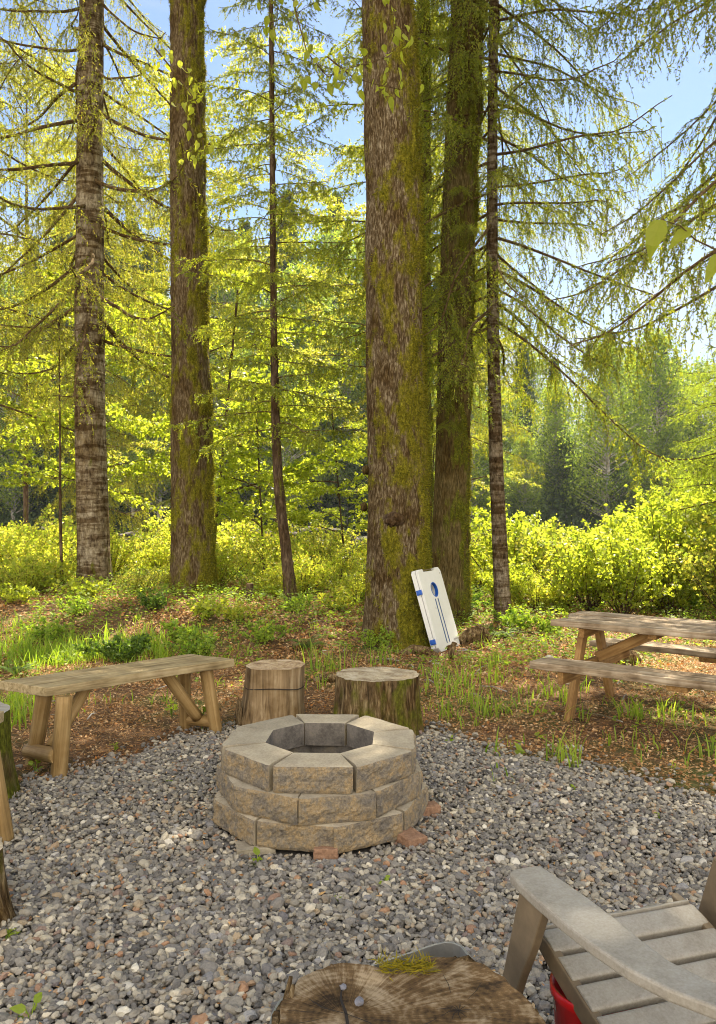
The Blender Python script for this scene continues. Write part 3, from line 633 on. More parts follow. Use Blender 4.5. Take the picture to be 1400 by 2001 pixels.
# second bench, only a leg shows
b2 = empty('bench', (0, 0, 0), 'log legged bench cut off by the left edge, one leaning leg showing', 'bench')
q = P(8, 1650); logpart((q[0]+.0, q[1], -.02), (q[0]-.085, q[1]+.02, .46), .048, 'leg', b2)
logpart((q[0]-.30, q[1]+.42, -.02), (q[0]-.32, q[1]+.30, .46), .048, 'leg', b2)
logpart((q[0]-1.2, q[1]+.35, -.02), (q[0]-1.15, q[1]+.28, .46), .048, 'leg', b2)
logpart((q[0]-1.2, q[1]-.1, -.02), (q[0]-1.15, q[1]-.02, .46), .048, 'leg', b2)
plankpart((q[0]-1.34, q[1]-.06, .51), (1, 0.06, 0), 1.20, .36, .052, 'seat', 'plank', b2)
def stump(name, cx, cy, h, rx, ry, label, side='stumpside', topm=None, flare=.04, moss=0, lean=(0, 0), nth=72, outline=None, barkflap=None, rough=.05, cat='stump'):
    e = empty(name, (cx, cy, 0), label, cat)
    g = G(); nz = 16; th = np.linspace(0, 2*math.pi, nth, endpoint=False); seed = cx*11+cy
    zz = np.linspace(-.02, h, nz); V = []
    for z in zz:
        q = max(0, 1-z/h); fl = 1+flare*q**3*4+.03*q
        r = 1+(fbm(np.cos(th)*1.4+seed, np.sin(th)*1.4, .3, 3)-.5)*.22+(fbm(np.cos(th)*7+seed, np.sin(th)*7, z*1.5, 3)-.5)*rough*2
        if outline is None: x = rx*r*np.cos(th); y = ry*r*np.sin(th)
        else:
            x, y = outline(th); n2 = (fbm(np.cos(th)*9+seed, np.sin(th)*9, z*2, 3)-.5)*rough*.5; x = x*(1+n2); y = y*(1+n2)
        V.append(np.stack([x*fl+lean[0]*z/h, y*fl+lean[1]*z/h, np.full(nth, z)+(z > h-.001)*(fbm(x*6, y*6, seed)-.5)*.012], -1))
    V = np.array(V); i = np.arange(nz-1)[:, None]*nth; j = np.arange(nth)[None]; k = (j+1) % nth
    g.quads(V.reshape(-1, 3), np.stack([i+j, i+k, i+nth+k, i+nth+j], -1).reshape(-1, 4))
    m1 = (1.0-np.clip((zz/h), 0, 1))[:, None]*.3+(fbm(np.cos(th)[None]*4+seed, np.sin(th)[None]*4, zz[:, None]*7, 4)-.5)*1.6-.05+moss*.5+moss*.25*np.cos(th)[None]
    g.build('bark', M_[side], e, smooth=False, attr=m1)
    # top disc: concentric rings
    gt = G(); rings = 10; ct = V[-1].mean(0); rad = []
    W_ = [ct+(V[-1]-ct)*s+[0, 0, .0005] for s in np.linspace(.12, 1.0, rings)]
    W_ = np.array(W_); W_[:, :, 2] += (fbm(W_[:, :, 0]*14, W_[:, :, 1]*14, seed)-.5)*.005
    i = np.arange(rings-1)[:, None]*nth
    gt.quads(W_.reshape(-1, 3), np.stack([i+j, i+nth+j, i+nth+k, i+k], -1).reshape(-1, 4)[:, ::-1]); gt.polyi(range(nth))
    gt.build('top', topm, e, smooth=False)
    return e
ringA = ringmat('cut_wood_tan', [(0, 0)], (.16, .09, .045), (.42, .30, .18), (.60, .48, .33), 45)
ringB = ringmat('cut_wood_grey', [(0, 0)], (.18, .12, .07), (.38, .31, .21), (.55, .48, .36), 45)
M_['bark_stump'] = bark('bark_stump', (.025, .018, .010), (.15, .10, .05), (.46, .36, .21), (48, 48, 7), bd=.03)
st1 = stump('stump_stool', -.61, 5.62, .425, .208, .205, 'round upright log stool with a saw cut groove, right of the bench', topm=ringA, lean=(.03, 0))
def ringstrip(parent, cx, cy, z, r, h, name, mt):
    g = G(); th = np.linspace(0, 2*math.pi, 48); V = []
    for a in th:
        rr_ = r*(1+.004*math.sin(a*9)); V += [(cx+rr_*math.cos(a), cy+rr_*math.sin(a), z+.004*math.sin(a*5)), (cx+rr_*math.cos(a), cy+rr_*math.sin(a), z+h+.004*math.sin(a*5))]
    g.quads(V, [[2*i, 2*i+2, 2*i+3, 2*i+1] for i in range(47)]); return g.build(name, mt, parent)
M_['dark'] = plain('dark_crack', (.02, .014, .01), .9)
# groove and bark strip on stool
g = G(); th = np.linspace(R(185), R(350), 40)
g.tube([( .025+.214*math.cos(a)*(1+.01*math.sin(a*7)), .214*math.sin(a), .29+.01*math.sin(a*3)) for a in th], .0035, 6); g.build('saw_groove', M_['dark'], st1)
g = G()
for i in range(9):
    a = R(188+i*3.5); x0, y0 = .225*math.cos(a), .225*math.sin(a); h_ = .05+.16*rng.random()
    g.tube([(x0, y0, 0), (x0*1.06, y0*1.06, h_*.5), (x0*1.02, y0*1.02, h_)], [.02, .016, .006], 6)
g.build('loose_bark', M_['bark_stump'], st1)
st2 = stump('stump', .127, 5.42, .40, .288, .25, 'wide mossy stump with rough bark behind the fire pit', side='bark_stump', topm=ringB, moss=.5, flare=.03, rough=.07, nth=110)
st3 = stump('stump', -2.10, 4.10, .46, .28, .34, 'mossy stump with grey sawn top at the left edge beside the bench', side='bark_stump', topm=M_['greywood'], moss=.75, rough=.05, nth=90)
st4 = stump('stump', -1.53, 2.86, .28, .23, .23, 'bark covered stump cut off by the left edge in the foreground', side='bark_stump', topm=ringB, moss=.1, rough=.08)
# foreground double stump
OUT = np.array([(-.155, 1.60), (-.158, 1.72), (-.13, 1.79), (-.065, 1.852), (0.0, 1.858), (.05, 1.838), (.082, 1.82), (.14, 1.866), (.22, 1.88), (.29, 1.845), (.34, 1.77), (.372, 1.68), (.385, 1.58), (.36, 1.47), (.27, 1.38), (.15, 1.35), (.05, 1.37), (-.06, 1.42), (-.13, 1.5)])
CF = np.array([.11, 1.62]); oa = np.arctan2(OUT[:, 1]-CF[1], OUT[:, 0]-CF[0]); orr = np.hypot(*(OUT-CF).T); srt = np.argsort(oa)
def outl(th):
    t2 = (th+math.pi) % (2*math.pi)-math.pi; r = np.interp(t2, oa[srt], orr[srt], period=2*math.pi); r = r*(1+(fbm(np.cos(th)*8, np.sin(th)*8, 2)-.5)*.05)
    return r*np.cos(th), r*np.sin(th)
ringF = ringmat('cut_wood_weathered', [(-.135, .035), (.10, .045)], (.025, .014, .006), (.13, .078, .033), (.34, .26, .165), 60)
st5 = stump('stump', CF[0], CF[1], .45, 1, 1, 'weathered double heart stump with cracks in the foreground beside the grey chair', side='bark_stump', topm=ringF, outline=outl, nth=140, moss=.1, rough=.1, flare=.0)
g = G()
def crack(pts, w_): 
    pts = np.array(pts); V = []
    for i, p in enumerate(pts):
        tdir = unit((pts[min(i+1, len(pts)-1)]-pts[max(i-1, 0)])[None])[0]; s = np.array([-tdir[1], tdir[0]]); ww = w_*(math.sin(math.pi*(i+.4)/(len(pts)-.2))*.8+.2)
        V += [(*(p-s*ww), .4565), (*(p+s*ww), .4565)]
    g.quads(V, [[2*i, 2*i+2, 2*i+3, 2*i+1] for i in range(len(pts)-1)])
c1 = np.array([-.135, .04]); c2 = np.array([.10, .05])
crack([c1+[-.01, .10], c1+[-.012, .05], c1, c1+[.006, -.05], c1+[.012, -.11], c1+[.03, -.2]], .0035)
g.build('crack', M_['dark'], st5); g = G()
for a in range(0, 360, 33):
    l = random.uniform(.015, .045); crack([c2, c2+[l*.5*math.cos(R(a)), l*.5*math.sin(R(a))+.003], c2+[l*math.cos(R(a+9)), l*math.sin(R(a+9))]], .0010)
g.build('crack', M_['dark'], st5); g = G(); crack([c1, c1+[-.05, .02], c1+[-.08, .05]], .0015)
for k_ in range(16):
    cc = c1 if k_ % 2 else c2; a = random.uniform(0, 6.28); r0_, r1_ = random.uniform(.03, .07), random.uniform(.08, .14)
    if k_ % 2 == 0 and r1_*math.cos(a) < -.1: continue
    g.build('crack', M_['dark'], st5); g = G(); dv_ = np.array([math.cos(a), math.sin(a)]); crack([cc+dv_*r0_, cc+dv_*(r0_+r1_)/2+[.003, -.002], cc+dv_*r1_], random.uniform(.0006, .0012))
g.build('crack', M_['dark'], st5); g = G(); crack([c1, c1+[.05, -.03], c1+[.08, -.09]], .0015)
g.build('crack', M_['dark'], st5)
# bark rim pieces
g = G()
for i in range(60):
    a = 2*math.pi*i/60+random.uniform(-.03, .03)
    if random.random() < .42: continue
    x0, y0 = [float(v_) for v_ in outl(np.array(a))]; h_ = .452+random.uniform(-.02, .012)
    s = np.array([-math.sin(a), math.cos(a)])*random.uniform(.012, .03)
    g = G(); g.tube([(x0*1.012-s[0], y0*1.012-s[1], h_-.02), (x0*1.02, y0*1.02, h_-.012), (x0*1.012+s[0], y0*1.012+s[1], h_-.02)], [.006, .011, .006], 6, True); g.build('loose_bark', M_['bark_stump'], st5)
for q in ((-.27, .13), (-.262, .10)): g = G(); g.tube([(q[0], q[1], .3), (q[0]+.0, q[1], .42), (q[0]+.012, q[1]+.01, .475)], [.012, .009, .005], 6, True); g.build('loose_bark', M_['bark_stump'], st5)
g = G(); n = 380; mc = np.array([-.01, .215]); a = rng.uniform(0, 2*math.pi, n); p = np.stack([mc[0]+rng.uniform(-.055, .07, n), mc[1]+rng.normal(0, .012, n)-.006, np.full(n, .452)+rng.uniform(0, .012, n)], -1)
leaves(g, p, np.stack([np.cos(a)+.5, np.sin(a)*.6-.3, rng.uniform(0, .7, n)], -1), rdir(n, 1), rng.uniform(.012, .04, n), .0028)
M_['ymoss'] = leafmat('yellow_moss', [(.20, .16, .01), (.32, .25, .012), (.15, .15, .015)], (1.5, 1.5, .6), .3, .9)
g.build('moss', M_['ymoss'], st5)
V0, F0 = ico(2)
def rock(x, y, z, s, label, mt='stone'):
    g = G(); V = V0*(1+rng.normal(0, .12, (len(V0), 1)))*np.array(s); g.tris(V, F0); o = g.build('pebble', M_[mt], None, Matrix.Translation((x, y, z)) @ Matrix.Rotation(rng.uniform(0, 6), 4, 'Z')); return tag(o, label, 'pebble')
q = P(671, 1935, .455); rock(q[0], q[1], .462, (.008, .007, .006), 'small round grey pebble on the foreground stump above the crack')
q = P(702, 1966, .455); rock(q[0], q[1], .465, (.014, .010, .008), 'larger pale blue pebble lying on the foreground stump')
# steel sheet bent round the stump
g = G(); path = [(-.185, 1.45), (-.183, 1.60), (-.182, 1.70), (-.172, 1.745), (-.145, 1.785), (-.05, 1.836), (.036, 1.886), (.12, 1.935), (.19, 1.976), (.215, 1.986), (.237, 1.984), (.255, 1.968), (.263, 1.94), (.275, 1.90)]
def band(path, z0f, z1, th_):
    pts = np.array(path); T = np.gradient(pts, axis=0); T = T/np.linalg.norm(T, axis=1)[:, None]; S = np.stack([-T[:, 1], T[:, 0]], -1)
    V = []
    for p, s in zip(pts, S): V += [(*(p-s*th_), z0f), (*(p+s*th_), z0f), (*(p+s*th_), z1), (*(p-s*th_), z1)]
    F = []
    for i in range(len(pts)-1):
        for k_ in range(4): F.append([4*i+k_, 4*i+(k_+1) % 4, 4*(i+1)+(k_+1) % 4, 4*(i+1)+k_])
    g.quads(V, F); n4 = 4*(len(pts)-1); o_ = g.n-len(V); g.polyi([o_, o_+3, o_+2, o_+1]); g.polyi([o_+n4, o_+n4+1, o_+n4+2, o_+n4+3])
band(path, .02, .430, .003)
tag(g.build('metal_band', M_['steel'], bevel=.001), 'bent grey steel sheet with rounded corner standing behind the foreground stump', 'metal sheet')
# ------------------------------------------------------------------ picnic table
pt = empty('picnic_table', (0, 0, 0), 'weathered wooden picnic table with attached benches at the right edge', 'picnic table')
C = np.array([1.785, 6.12]); tu = np.array([.81, -.586]); tw = np.array([.586, .81]); tu /= np.linalg.norm(tu); tw /= np.linalg.norm(tw)
def tp(a, b_, z): q = C+tu*a+tw*b_; return (float(q[0]), float(q[1]), z)
LT = 2.1
# table top: three planks
plankpart(tp(-.17, -.385, .70), (*tu, 0), LT, .225, .045, 'tabletop_plank', 'tabletop', pt, .008, ends=(.05, 0))
plankpart(tp(-.12, -.150, .697), (*tu, 0), LT, .215, .045, 'tabletop_plank', 'tabletop', pt, .008, ends=(-.08, 0))
plankpart(tp(-.20, .075, .70), (*tu, 0), LT, .225, .045, 'tabletop_plank', 'tabletop', pt, .008, ends=(.03, 0))
plankpart(tp(-.16, -.775, .455), (*tu, 0), LT, .24, .05, 'bench_seat', 'tabletop', pt, .010, ends=(.04, 0))
plankpart(tp(-.20, .525, .425), (*tu, 0), LT, .24, .045, 'bench_seat', 'tabletop', pt, .010, ends=(.03, 0))
def beam(a, b_, wid, dep, name, mt, parent, side=(0, 0, 1)):
    a = Vector(a); b_ = Vector(b_); z = (b_-a); L = z.length; z.normalize(); y = Vector(side).cross(z).normalized(); x = y.cross(z)
    M = Matrix(((x[0], y[0], z[0], a[0]), (x[1], y[1], z[1], a[1]), (x[2], y[2], z[2], a[2]), (0, 0, 0, 1)))
    g = G(); g.box((0, 0, L/2), (wid/2, dep/2, L/2)); return g.build(name, M_[mt], parent, M, bevel=.004)
for a0 in (0.0, 1.55):
    beam(tp(a0, -.47, -.03), tp(a0, -.13, .652), .045, .09, 'leg', 'tableleg', pt, (*tu, 0))
    beam(tp(a0, .47, -.03), tp(a0, .15, .652), .045, .09, 'leg', 'tableleg', pt, (*tu, 0))
    beam(tp(a0+.05, -.74, .36), tp(a0+.05, .74, .34), .04, .10, 'crossbar', 'tableleg', pt, (*tu, 0))
    beam(tp(a0+.05, -.34, .615), tp(a0+.05, .27, .615), .04, .07, 'crossbar', 'tableleg', pt, (*tu, 0))
beam(tp(.06, -.02, .40), tp(.52, -.06, .635), .075, .04, 'brace', 'tableleg', pt, (*tu, 0))
beam(tp(1.50, 0, .40), tp(1.05, 0, .635), .075, .04, 'brace', 'tableleg', pt, (*tu, 0))
beam(tp(.55, -.33, .634), tp(.55, .27, .634), .06, .04, 'cleat', 'tableleg', pt, (*tu, 0))
beam(tp(.82, -.75, .385), tp(.82, -.56, .385), .13, .04, 'cleat', 'tableleg', pt, (*tu, 0))
beam(tp(.72, .55, .36), tp(.72, .74, .36), .13, .04, 'cleat', 'tableleg', pt, (*tu, 0))
# ------------------------------------------------------------------ cornhole board set leaning on the big tree
cb_ = empty('cornhole_board', (0, 0, 0), 'white folded bean bag toss board with blue ringed hole leaning on the mossy trunk', 'game board')
B0 = Vector((.86, 8.40, .02)); ux = Vector((.5, .866, 0)); nh = Vector((.866, -.5, 0))     # width axis, outward normal
ln = math.radians(17.0); uz = (Vector((0, 0, 1))*math.cos(ln)-nh*math.sin(ln)).normalized(); un = uz.cross(ux)*-1
if un.dot(nh) < 0: un = -un
MB_ = Matrix(((ux[0], un[0], uz[0], B0[0]), (ux[1], un[1], uz[1], B0[1]), (ux[2], un[2], uz[2], B0[2]), (0, 0, 0, 1)))  # x right, y outward, z up the board
BW, BL, BT = .58, .90, .085
def board_shape(g, y0, y1, hole=True, mi=0):
    o_ = [(.05, 0), (.0, .05), (0, BL-.03), (.03, BL), (.13, BL), (.14, BL-.03), (.43, BL-.03), (.44, BL), (BW-.04, BL), (BW, BL-.05), (BW, .05), (BW-.03, 0), (BW-.14, 0), (BW-.15, .04), (.20, .04), (.19, 0)]
    hc = (.29, .66); hr = .076; nh_ = 32
    ring = [(hc[0]+hr*math.cos(a), hc[1]+hr*math.sin(a)) for a in np.linspace(0, 2*math.pi, nh_, endpoint=False)]
    # triangulate outline with hole by bmesh
    import bmesh
    bm = bmesh.new(); vo = [bm.verts.new((x_, y1, z_)) for x_, z_ in o_]; vr = [bm.verts.new((x_, y1, z_)) for x_, z_ in ring]
    es = [bm.edges.new((vo[i], vo[(i+1) % len(vo)])) for i in range(len(vo))]+[bm.edges.new((vr[i], vr[(i+1) % nh_])) for i in range(nh_)]
    bmesh.ops.triangle_fill(bm, use_beauty=True, edges=es)
    bm.faces.ensure_lookup_table()
    ex = bmesh.ops.extrude_face_region(bm, geom=bm.faces[:]); 
    for v_ in [e_ for e_ in ex['geom'] if isinstance(e_, bmesh.types.BMVert)]: v_.co.y = y0
    bmesh.ops.recalc_face_normals(bm, faces=bm.faces[:])
    bm.verts.index_update(); o0 = g.addv([v_.co[:] for v_ in bm.verts])
    for f_ in bm.faces: g.polyi([o0+v_.index for v_ in f_.verts])
    bm.free()
g = G(); board_shape(g, -.030, 0); g.build('board', M_['white'], cb_, MB_, bevel=.003)
g = G(); board_shape(g, -BT, -.036); g.build('board', M_['white'], cb_, MB_, bevel=.003)
# hole liner
g = G(); hc = (.29, .66)
th = np.linspace(0, 2*math.pi, 40)
V = []
for a in th:
    for (r_, y_) in ((.0745, -.032), (.0745, .0025), (.084, .0025), (.084, .0005)): V.append((hc[0]+r_*math.cos(a), y_, hc[1]+r_*math.sin(a)))
F = [[4*i+k_, 4*(i+1)+k_, 4*(i+1)+k_+1, 4*i+k_+1] for i in range(39) for k_ in range(3)]
g.quads(V, F); g.build('hole_ring', M_['blue'], cb_, MB_, smooth=False)
for xx in (.245, .315):
    g = G(); g.box((xx, .0015, .315), (.0085, .0015, .245)); g.build('stripe', M_['darkblue'], cb_, MB_)
for zz_ in (.12, .66):
    g = G(); g.box((-.008, -.043, zz_), (.007, .032, .027)); g.box((-.010, -.043, zz_+.0), (.011, .012, .018)); g.build('latch', M_['blue'], cb_, MB_, bevel=.003)
g = G(); g.tube([(.15, -.04, BL-.03), (.17, -.04, BL-.012), (.40, -.04, BL-.012), (.42, -.04, BL-.03)], .012, 10); g.build('handle', M_['olive'], cb_, MB_, smooth=True)
for (sx_, sz_) in ((.53, .83), (.20, .46)):
    g = G(); a = np.linspace(0, 2*math.pi, 12, endpoint=False); g.poly([(sx_+.008*math.cos(t_), .002, sz_+.008*math.sin(t_)) for t_ in a]); g.build('screw', M_['ink'], cb_, MB_)
# small script mark low on the board, stroked
g = G(); strokes = [[(0, .0), (.012, .03), (.018, .0), (.026, .018), (.032, .002)], [(.04, .0), (.05, .035), (.046, .0), (.058, .016), (.064, .002)], [(.07, .002), (.08, .034), (.082, .002), (.092, .016), (.10, .004), (.112, .02)]]
for s_ in strokes: g.tube([(.43+a_, .0025, .075+b_) for a_, b_ in s_], .0018, 5)
g.build('lettering', M_['ink'], cb_, MB_)
# ------------------------------------------------------------------ armchair (grey resin, low slatted)
ch = empty('garden_chair', (0, 0, 0), 'grey slatted outdoor armchair with curved arm in the bottom right corner', 'chair')
fd = np.array([-.30, .954]); fd /= np.linalg.norm(fd); rd = np.array([fd[1], -fd[0]])      # forward, right
O2 = np.array([.435, 2.055])             # front of the left arm
def cp(r_, f_, z): q = O2+rd*r_+fd*f_; return (float(q[0]), float(q[1]), z)
def loc(pts, z0, z1, name, mt='resin', tilt=0.0):
    """outline in (right, forward) at height z0..z1; tilt lowers the back"""
    g = G(); g.prism(pts, 0, z1-z0); o = g.build(name, M_[mt], ch, bevel=.006)
    M = Matrix(((rd[0], fd[0], 0, O2[0]), (rd[1], fd[1], 0, O2[1]), (0, 0, 1, z0), (0, 0, 0, 1)))
    o.matrix_basis = M @ Matrix.Rotation(tilt, 4, 'X'); return o
def armshape(sg):
    pts = [(-.052, -.004), (-.035, .012), (.030, .016), (.046, .006)]
    inner = [(.056, -.08), (.064, -.17), (.068, -.28), (.066, -.38), (.070, -.46), (.095, -.53), (.13, -.60), (.16, -.68)]
    outer = [(.09, -.70), (.05, -.62), (.0, -.54), (-.030, -.46), (-.046, -.36), (-.055, -.25), (-.058, -.14), (-.057, -.06)]
    return [(x_*sg, y_) for x_, y_ in pts+inner+outer][::sg]
SW = .565
loc(armshape(1), .553, .580, 'armrest')
a2 = loc([(x_+SW+.075, y_) for x_, y_ in armshape(-1)], .553, .580, 'armrest')
def side(r_, pts, th_, name):
    V = []; g = G(); n = len(pts)
    for s in (-th_/2, th_/2):
        V += [cp(r_+s, f_, z_) for f_, z_ in pts]
    o_ = g.addv(V); g.polyi([o_+i for i in range(n)]); g.polyi([o_+n+n-1-i for i in range(n)])
    for i in range(n): g.polyi([o_+i, o_+n+i, o_+n+(i+1) % n, o_+(i+1) % n])
    return g.build(name, M_['resin_leg'], ch, bevel=.004)
for r_ in (-.028, SW-.0):
    side(r_, [(-.035, .552), (-.150, .552), (-.10, .44), (-.035, .32), (.045, .14), (.10, 0), (.165, 0), (.12, .14), (.052, .30)], .024, 'front_leg')
for r_ in (.040, SW-.070):
    side(r_, [(.052, .425), (-.05, .412), (-.20, .362), (-.45, .285), (-.75, .17), (-1.0, .03), (-1.0, 0), (-.87, 0), (-.6, .14), (-.40, .235), (-.187, .308), (-.07, .350), (.03, .392)], .026, 'side_rail')
for i in range(8):
    W2 = (SW-.096)/2
    if i == 0:
        fn = lambda u_, v_, w_: np.stack([(u_-.5)*2*W2, v_*.022, (w_-1)*.055-v_**2*.010], -1); f0, z0, tl = -.004, .428, 0
    else:
        fn = lambda u_, v_, w_: np.stack([(u_-.5)*2*W2, (v_-1)*.071, (w_-1)*.022-.004*(np.abs(v_-.5)*2)**6], -1); f0 = -.012-.082*(i-1); z0 = .430+f0*.30; tl = R(16.5)
    g = lat(6, 10, 2, fn); q = cp(SW/2-.015, f0, z0)
    M = Matrix(((rd[0], fd[0], 0, q[0]), (rd[1], fd[1], 0, q[1]), (0, 0, 1, q[2]), (0, 0, 0, 1)))
    g.build('seat_slat', M_['resin'], ch, M @ Matrix.Rotation(tl, 4, 'X'), bevel=.003)
for i in range(5):   # back slats, behind the camera side of the frame
    beam(cp(.10+i*.10, -.62, .26), cp(.10+i*.10, -.93, .95), .022, .085, 'back_slat', 'resin', ch, (*fd, 0))
# red bucket under the chair
rb_ = empty('bucket', cp(.24, -.10, 0), 'red plastic bucket standing under the grey chair', 'bucket'); rb_.location = cp(.125, -.12, 0); rb_.scale = (1, 1, 1.25)
g = G(); th = np.linspace(0, 2*math.pi, 36, endpoint=False)
prof = [(.085, .0), (.105, .24), (.112, .245), (.112, .262), (.104, .262), (.082, .02)]
V = [(r_*math.cos(a), r_*math.sin(a), z_) for r_, z_ in prof for a in th]
g.quads(V, [[i*36+j, i*36+(j+1) % 36, (i+1)*36+(j+1) % 36, (i+1)*36+j] for i in range(len(prof)-1) for j in range(36)]); g.polyi(range(35, -1, -1)); g.polyi([5*36+j for j in range(36)])
g.build('pail', M_['red'], rb_, smooth=True)
g = G(); g.tube([(.11*math.cos(a), .11*math.sin(a)*.25-.02, .25-.09*math.sin(a)) for a in np.linspace(0, math.pi, 14)], .0025, 6); g.build('handle', M_['steel'], rb_)
# ------------------------------------------------------------------ trunks
def trunk(parent, pts, rad, mt, seed, step=.03, nth=64, amp=.012, mossf=None, root=.25, ridge=22, lump=.08, name='trunk'):
    pts = np.array(pts, float); s = np.concatenate([[0], np.cumsum(np.linalg.norm(np.diff(pts, axis=0), axis=1))])
    m = max(8, int(s[-1]/step)); q = np.linspace(0, s[-1], m)
    # smooth interpolation
    C_ = np.stack([np.interp(q, s, pts[:, i]) for i in range(3)], -1)
    kk = max(3, int(.5/step)); ker = np.hanning(kk+2)[1:-1]; ker /= ker.sum()
    for i in range(3):
        pad = np.concatenate([np.full(kk, C_[0, i])+(C_[1, i]-C_[0, i])*np.arange(-kk, 0), C_[:, i], np.full(kk, C_[-1, i])+(C_[-1, i]-C_[-2, i])*np.arange(1, kk+1)])
        C_[:, i] = np.convolve(pad, ker, 'same')[kk:-kk]
    r0 = np.interp(q, s, rad); hgt_ = q
    th = np.linspace(0, 2*math.pi, nth, endpoint=False)[None]
    Z = hgt_[:, None]
    cx_, sy_ = np.cos(th), np.sin(th)
    fl = 1+root*np.exp(-Z/.28)*(.6+.8*fbm(cx_*1.8+seed, sy_*1.8, .5, 3)) 
    l = 1+lump*2*(fbm(cx_*1.1+seed, sy_*1.1, Z*.9, 3)-.5)
    rg = amp*(np.clip(np.abs(fbm(cx_*ridge*.42*(1+0*Z)+seed+.5*fbm(cx_*3, sy_*3, Z*3, 2), sy_*ridge*.42, Z*2.0, 3)-.5)*16, 0, 1)-.8)+amp*.4*(fbm(cx_*14+seed, sy_*14, Z*9, 2)-.5)
    ms = mossf(th, Z) if mossf else np.zeros_like(Z*th)-.2
    ms = ms+(fbm(cx_*2.2+seed*2, sy_*2.2, Z*2.6, 4)-.5)*1.8+(fbm(cx_*8+seed, sy_*8, Z*9, 3)-.5)*1.1
    rr = r0[:, None]*fl*l+rg+np.clip(ms-.3, 0, .5)*.12*(fbm(cx_*7, sy_*7, Z*7, 3)-.2)
    V = np.stack([C_[:, 0:1]+rr*cx_, C_[:, 1:2]+rr*sy_, C_[:, 2:3]+0*rr], -1)
    i = np.arange(m-1)[:, None]*nth; j = np.arange(nth)[None]; k = (j+1) % nth
    g = G(); g.quads(V.reshape(-1, 3), np.stack([i+j, i+k, i+nth+k, i+nth+j], -1).reshape(-1, 4))
    o_ = g.build(name, M_[mt], parent, smooth=True, attr=ms)
    return V, ms, C_, q, r0
def mossgeo(parent, V, ms, C_, n, L=.028, thr=.35, mt='moss', zmax=9):
    """fuzzy moss tufts on the trunk where the moss mask is high and the camera or its neighbourhood can see"""
    m, nth, _ = V.shape; w_ = np.clip(ms-thr, 0, .5).ravel()
    w_ = w_*(V[..., 2].ravel() < zmax)
    # trunk side that is not wholly turned away
    nr = unit(V-C_[:, None, :]); w_ = w_*(nr[..., 1].ravel() < .35)
    if w_.sum() <= 0: return
    idx = rng.choice(m*nth, n, p=w_/w_.sum()); p = V.reshape(-1, 3)[idx]; nn = nr.reshape(-1, 3)[idx]
    p = p+rng.normal(0, .012, p.shape)
    d = unit(nn+rng.normal(0, .55, nn.shape)+np.array([0, 0, -.35]))
    g = G(); l_ = rng.uniform(.5, 1.3, n)*L; leaves(g, p-nn*.006, d, rdir(n), l_, l_*.33)
    g.build('moss', M_[mt], parent)
def T(name, base, label, cat='tree', group=None): return empty(name, base, label, cat, group)
def tw_(parent, *a): return a
def rel(pts, b_): return [tuple(np.array(p)-np.array(b_)) for p in pts]
gz = lambda x, y: float(hgt(x, y))
# main tree
dm = 9.0; b0 = np.array([.46, dm, gz(.46, dm)-.08])
tm = T('maple_tree', b0, 'thick mossy trunk in the middle with a burl, white game board leaning on it')
pts = [b0]+[PD(px, py, dm) for px, py in ((777, 1150), (777, 1000), (775, 800), (772, 600), (770, 400), (763, 200), (757, 0))]+[np.array([.25, 9.0, 13.0]), np.array([.1, 9, 16])]
V, ms, C_, q, r0 = trunk(tm, rel(pts, b0), [.37, .345, .335, .325, .315, .305, .30, .285, .18, .08], 'bark_main', 3.3, .02, 200, .016,
    lambda th, Z: .34+.30*np.cos(th)+.30*np.exp(-Z/.9), root=.26, ridge=26)
mossgeo(tm, V, ms, C_, 42000, .030, .30)
# burl
def burl(parent, p, r, mt='bark_dark', name='burl'):
    g = G(); V1, F1 = ico(4); rr = 1+(fbm(V1[:, 0]*2.2+7, V1[:, 1]*2.2, V1[:, 2]*2.2)-.5)*.7+(fbm(V1[:, 0]*7, V1[:, 1]*7, V1[:, 2]*7)-.5)*.4
    g.tris(V1*rr[:, None]*np.array(r), F1); return g.build(name, M_[mt], parent, Matrix.Translation(p), smooth=True, attr=np.full(len(V1), .05))
pb = PD(771, 1015, 8.70)-b0; burl(tm, pb, (.115, .12, .085), 'bark_thin')
burl(tm, PD(716, 918, 8.97)-b0, (.045, .05, .05), 'bark_dark'); burl(tm, PD(712, 990, 8.97)-b0, (.04, .05, .05), 'bark_dark')
# ---- tree T1 pale left, T2 left mossy, T3 thin, T5 behind, T5b thin behind, T6 banded
def bgtree(name, label, d, pxs, widths, mt, seed, mossf, top=14, mg=0, nth=120, amp=.011, root=.22, lump=.06, step=.035, ridge=22, ml=.028, thr=.35):
    base = PD(pxs[0][0], pxs[0][1], d); base[2] = gz(base[0], base[1])-.08
    e = T(name, base, label)
    P_ = [base]+[PD(px, py, d) for px, py in pxs[1:]]; rw = [w_*d/FPX/2 for w_ in widths]
    last = P_[-1].copy(); dirv = P_[-1]-P_[-2]; dirv = dirv/abs(dirv[2])
    P_.append(last+dirv*(top-last[2])*.6); rw.append(rw[-1]*.65); P_.append(last+dirv*(top-last[2])); rw.append(.03)
    r_ = trunk(e, rel(P_, base), rw, mt, seed, step, nth, amp, mossf, root, ridge, lump)
    if mg: mossgeo(e, r_[0], r_[1], r_[2], mg, ml, thr)
    return e, base, r_
T1, B1, R1 = bgtree('alder_tree', 'pale banded grey trunk with drooping boughs, leftmost of the big trees', 12.2, ((185, 1155), (181, 1000), (176, 800), (175, 600), (176, 300), (179, 0)), (62, 60, 57, 55, 50, 46), 'bark_pale', 1.7,
    lambda th, Z: -.42+.75*np.exp(-Z/.5)+.2*np.cos(th), 18)
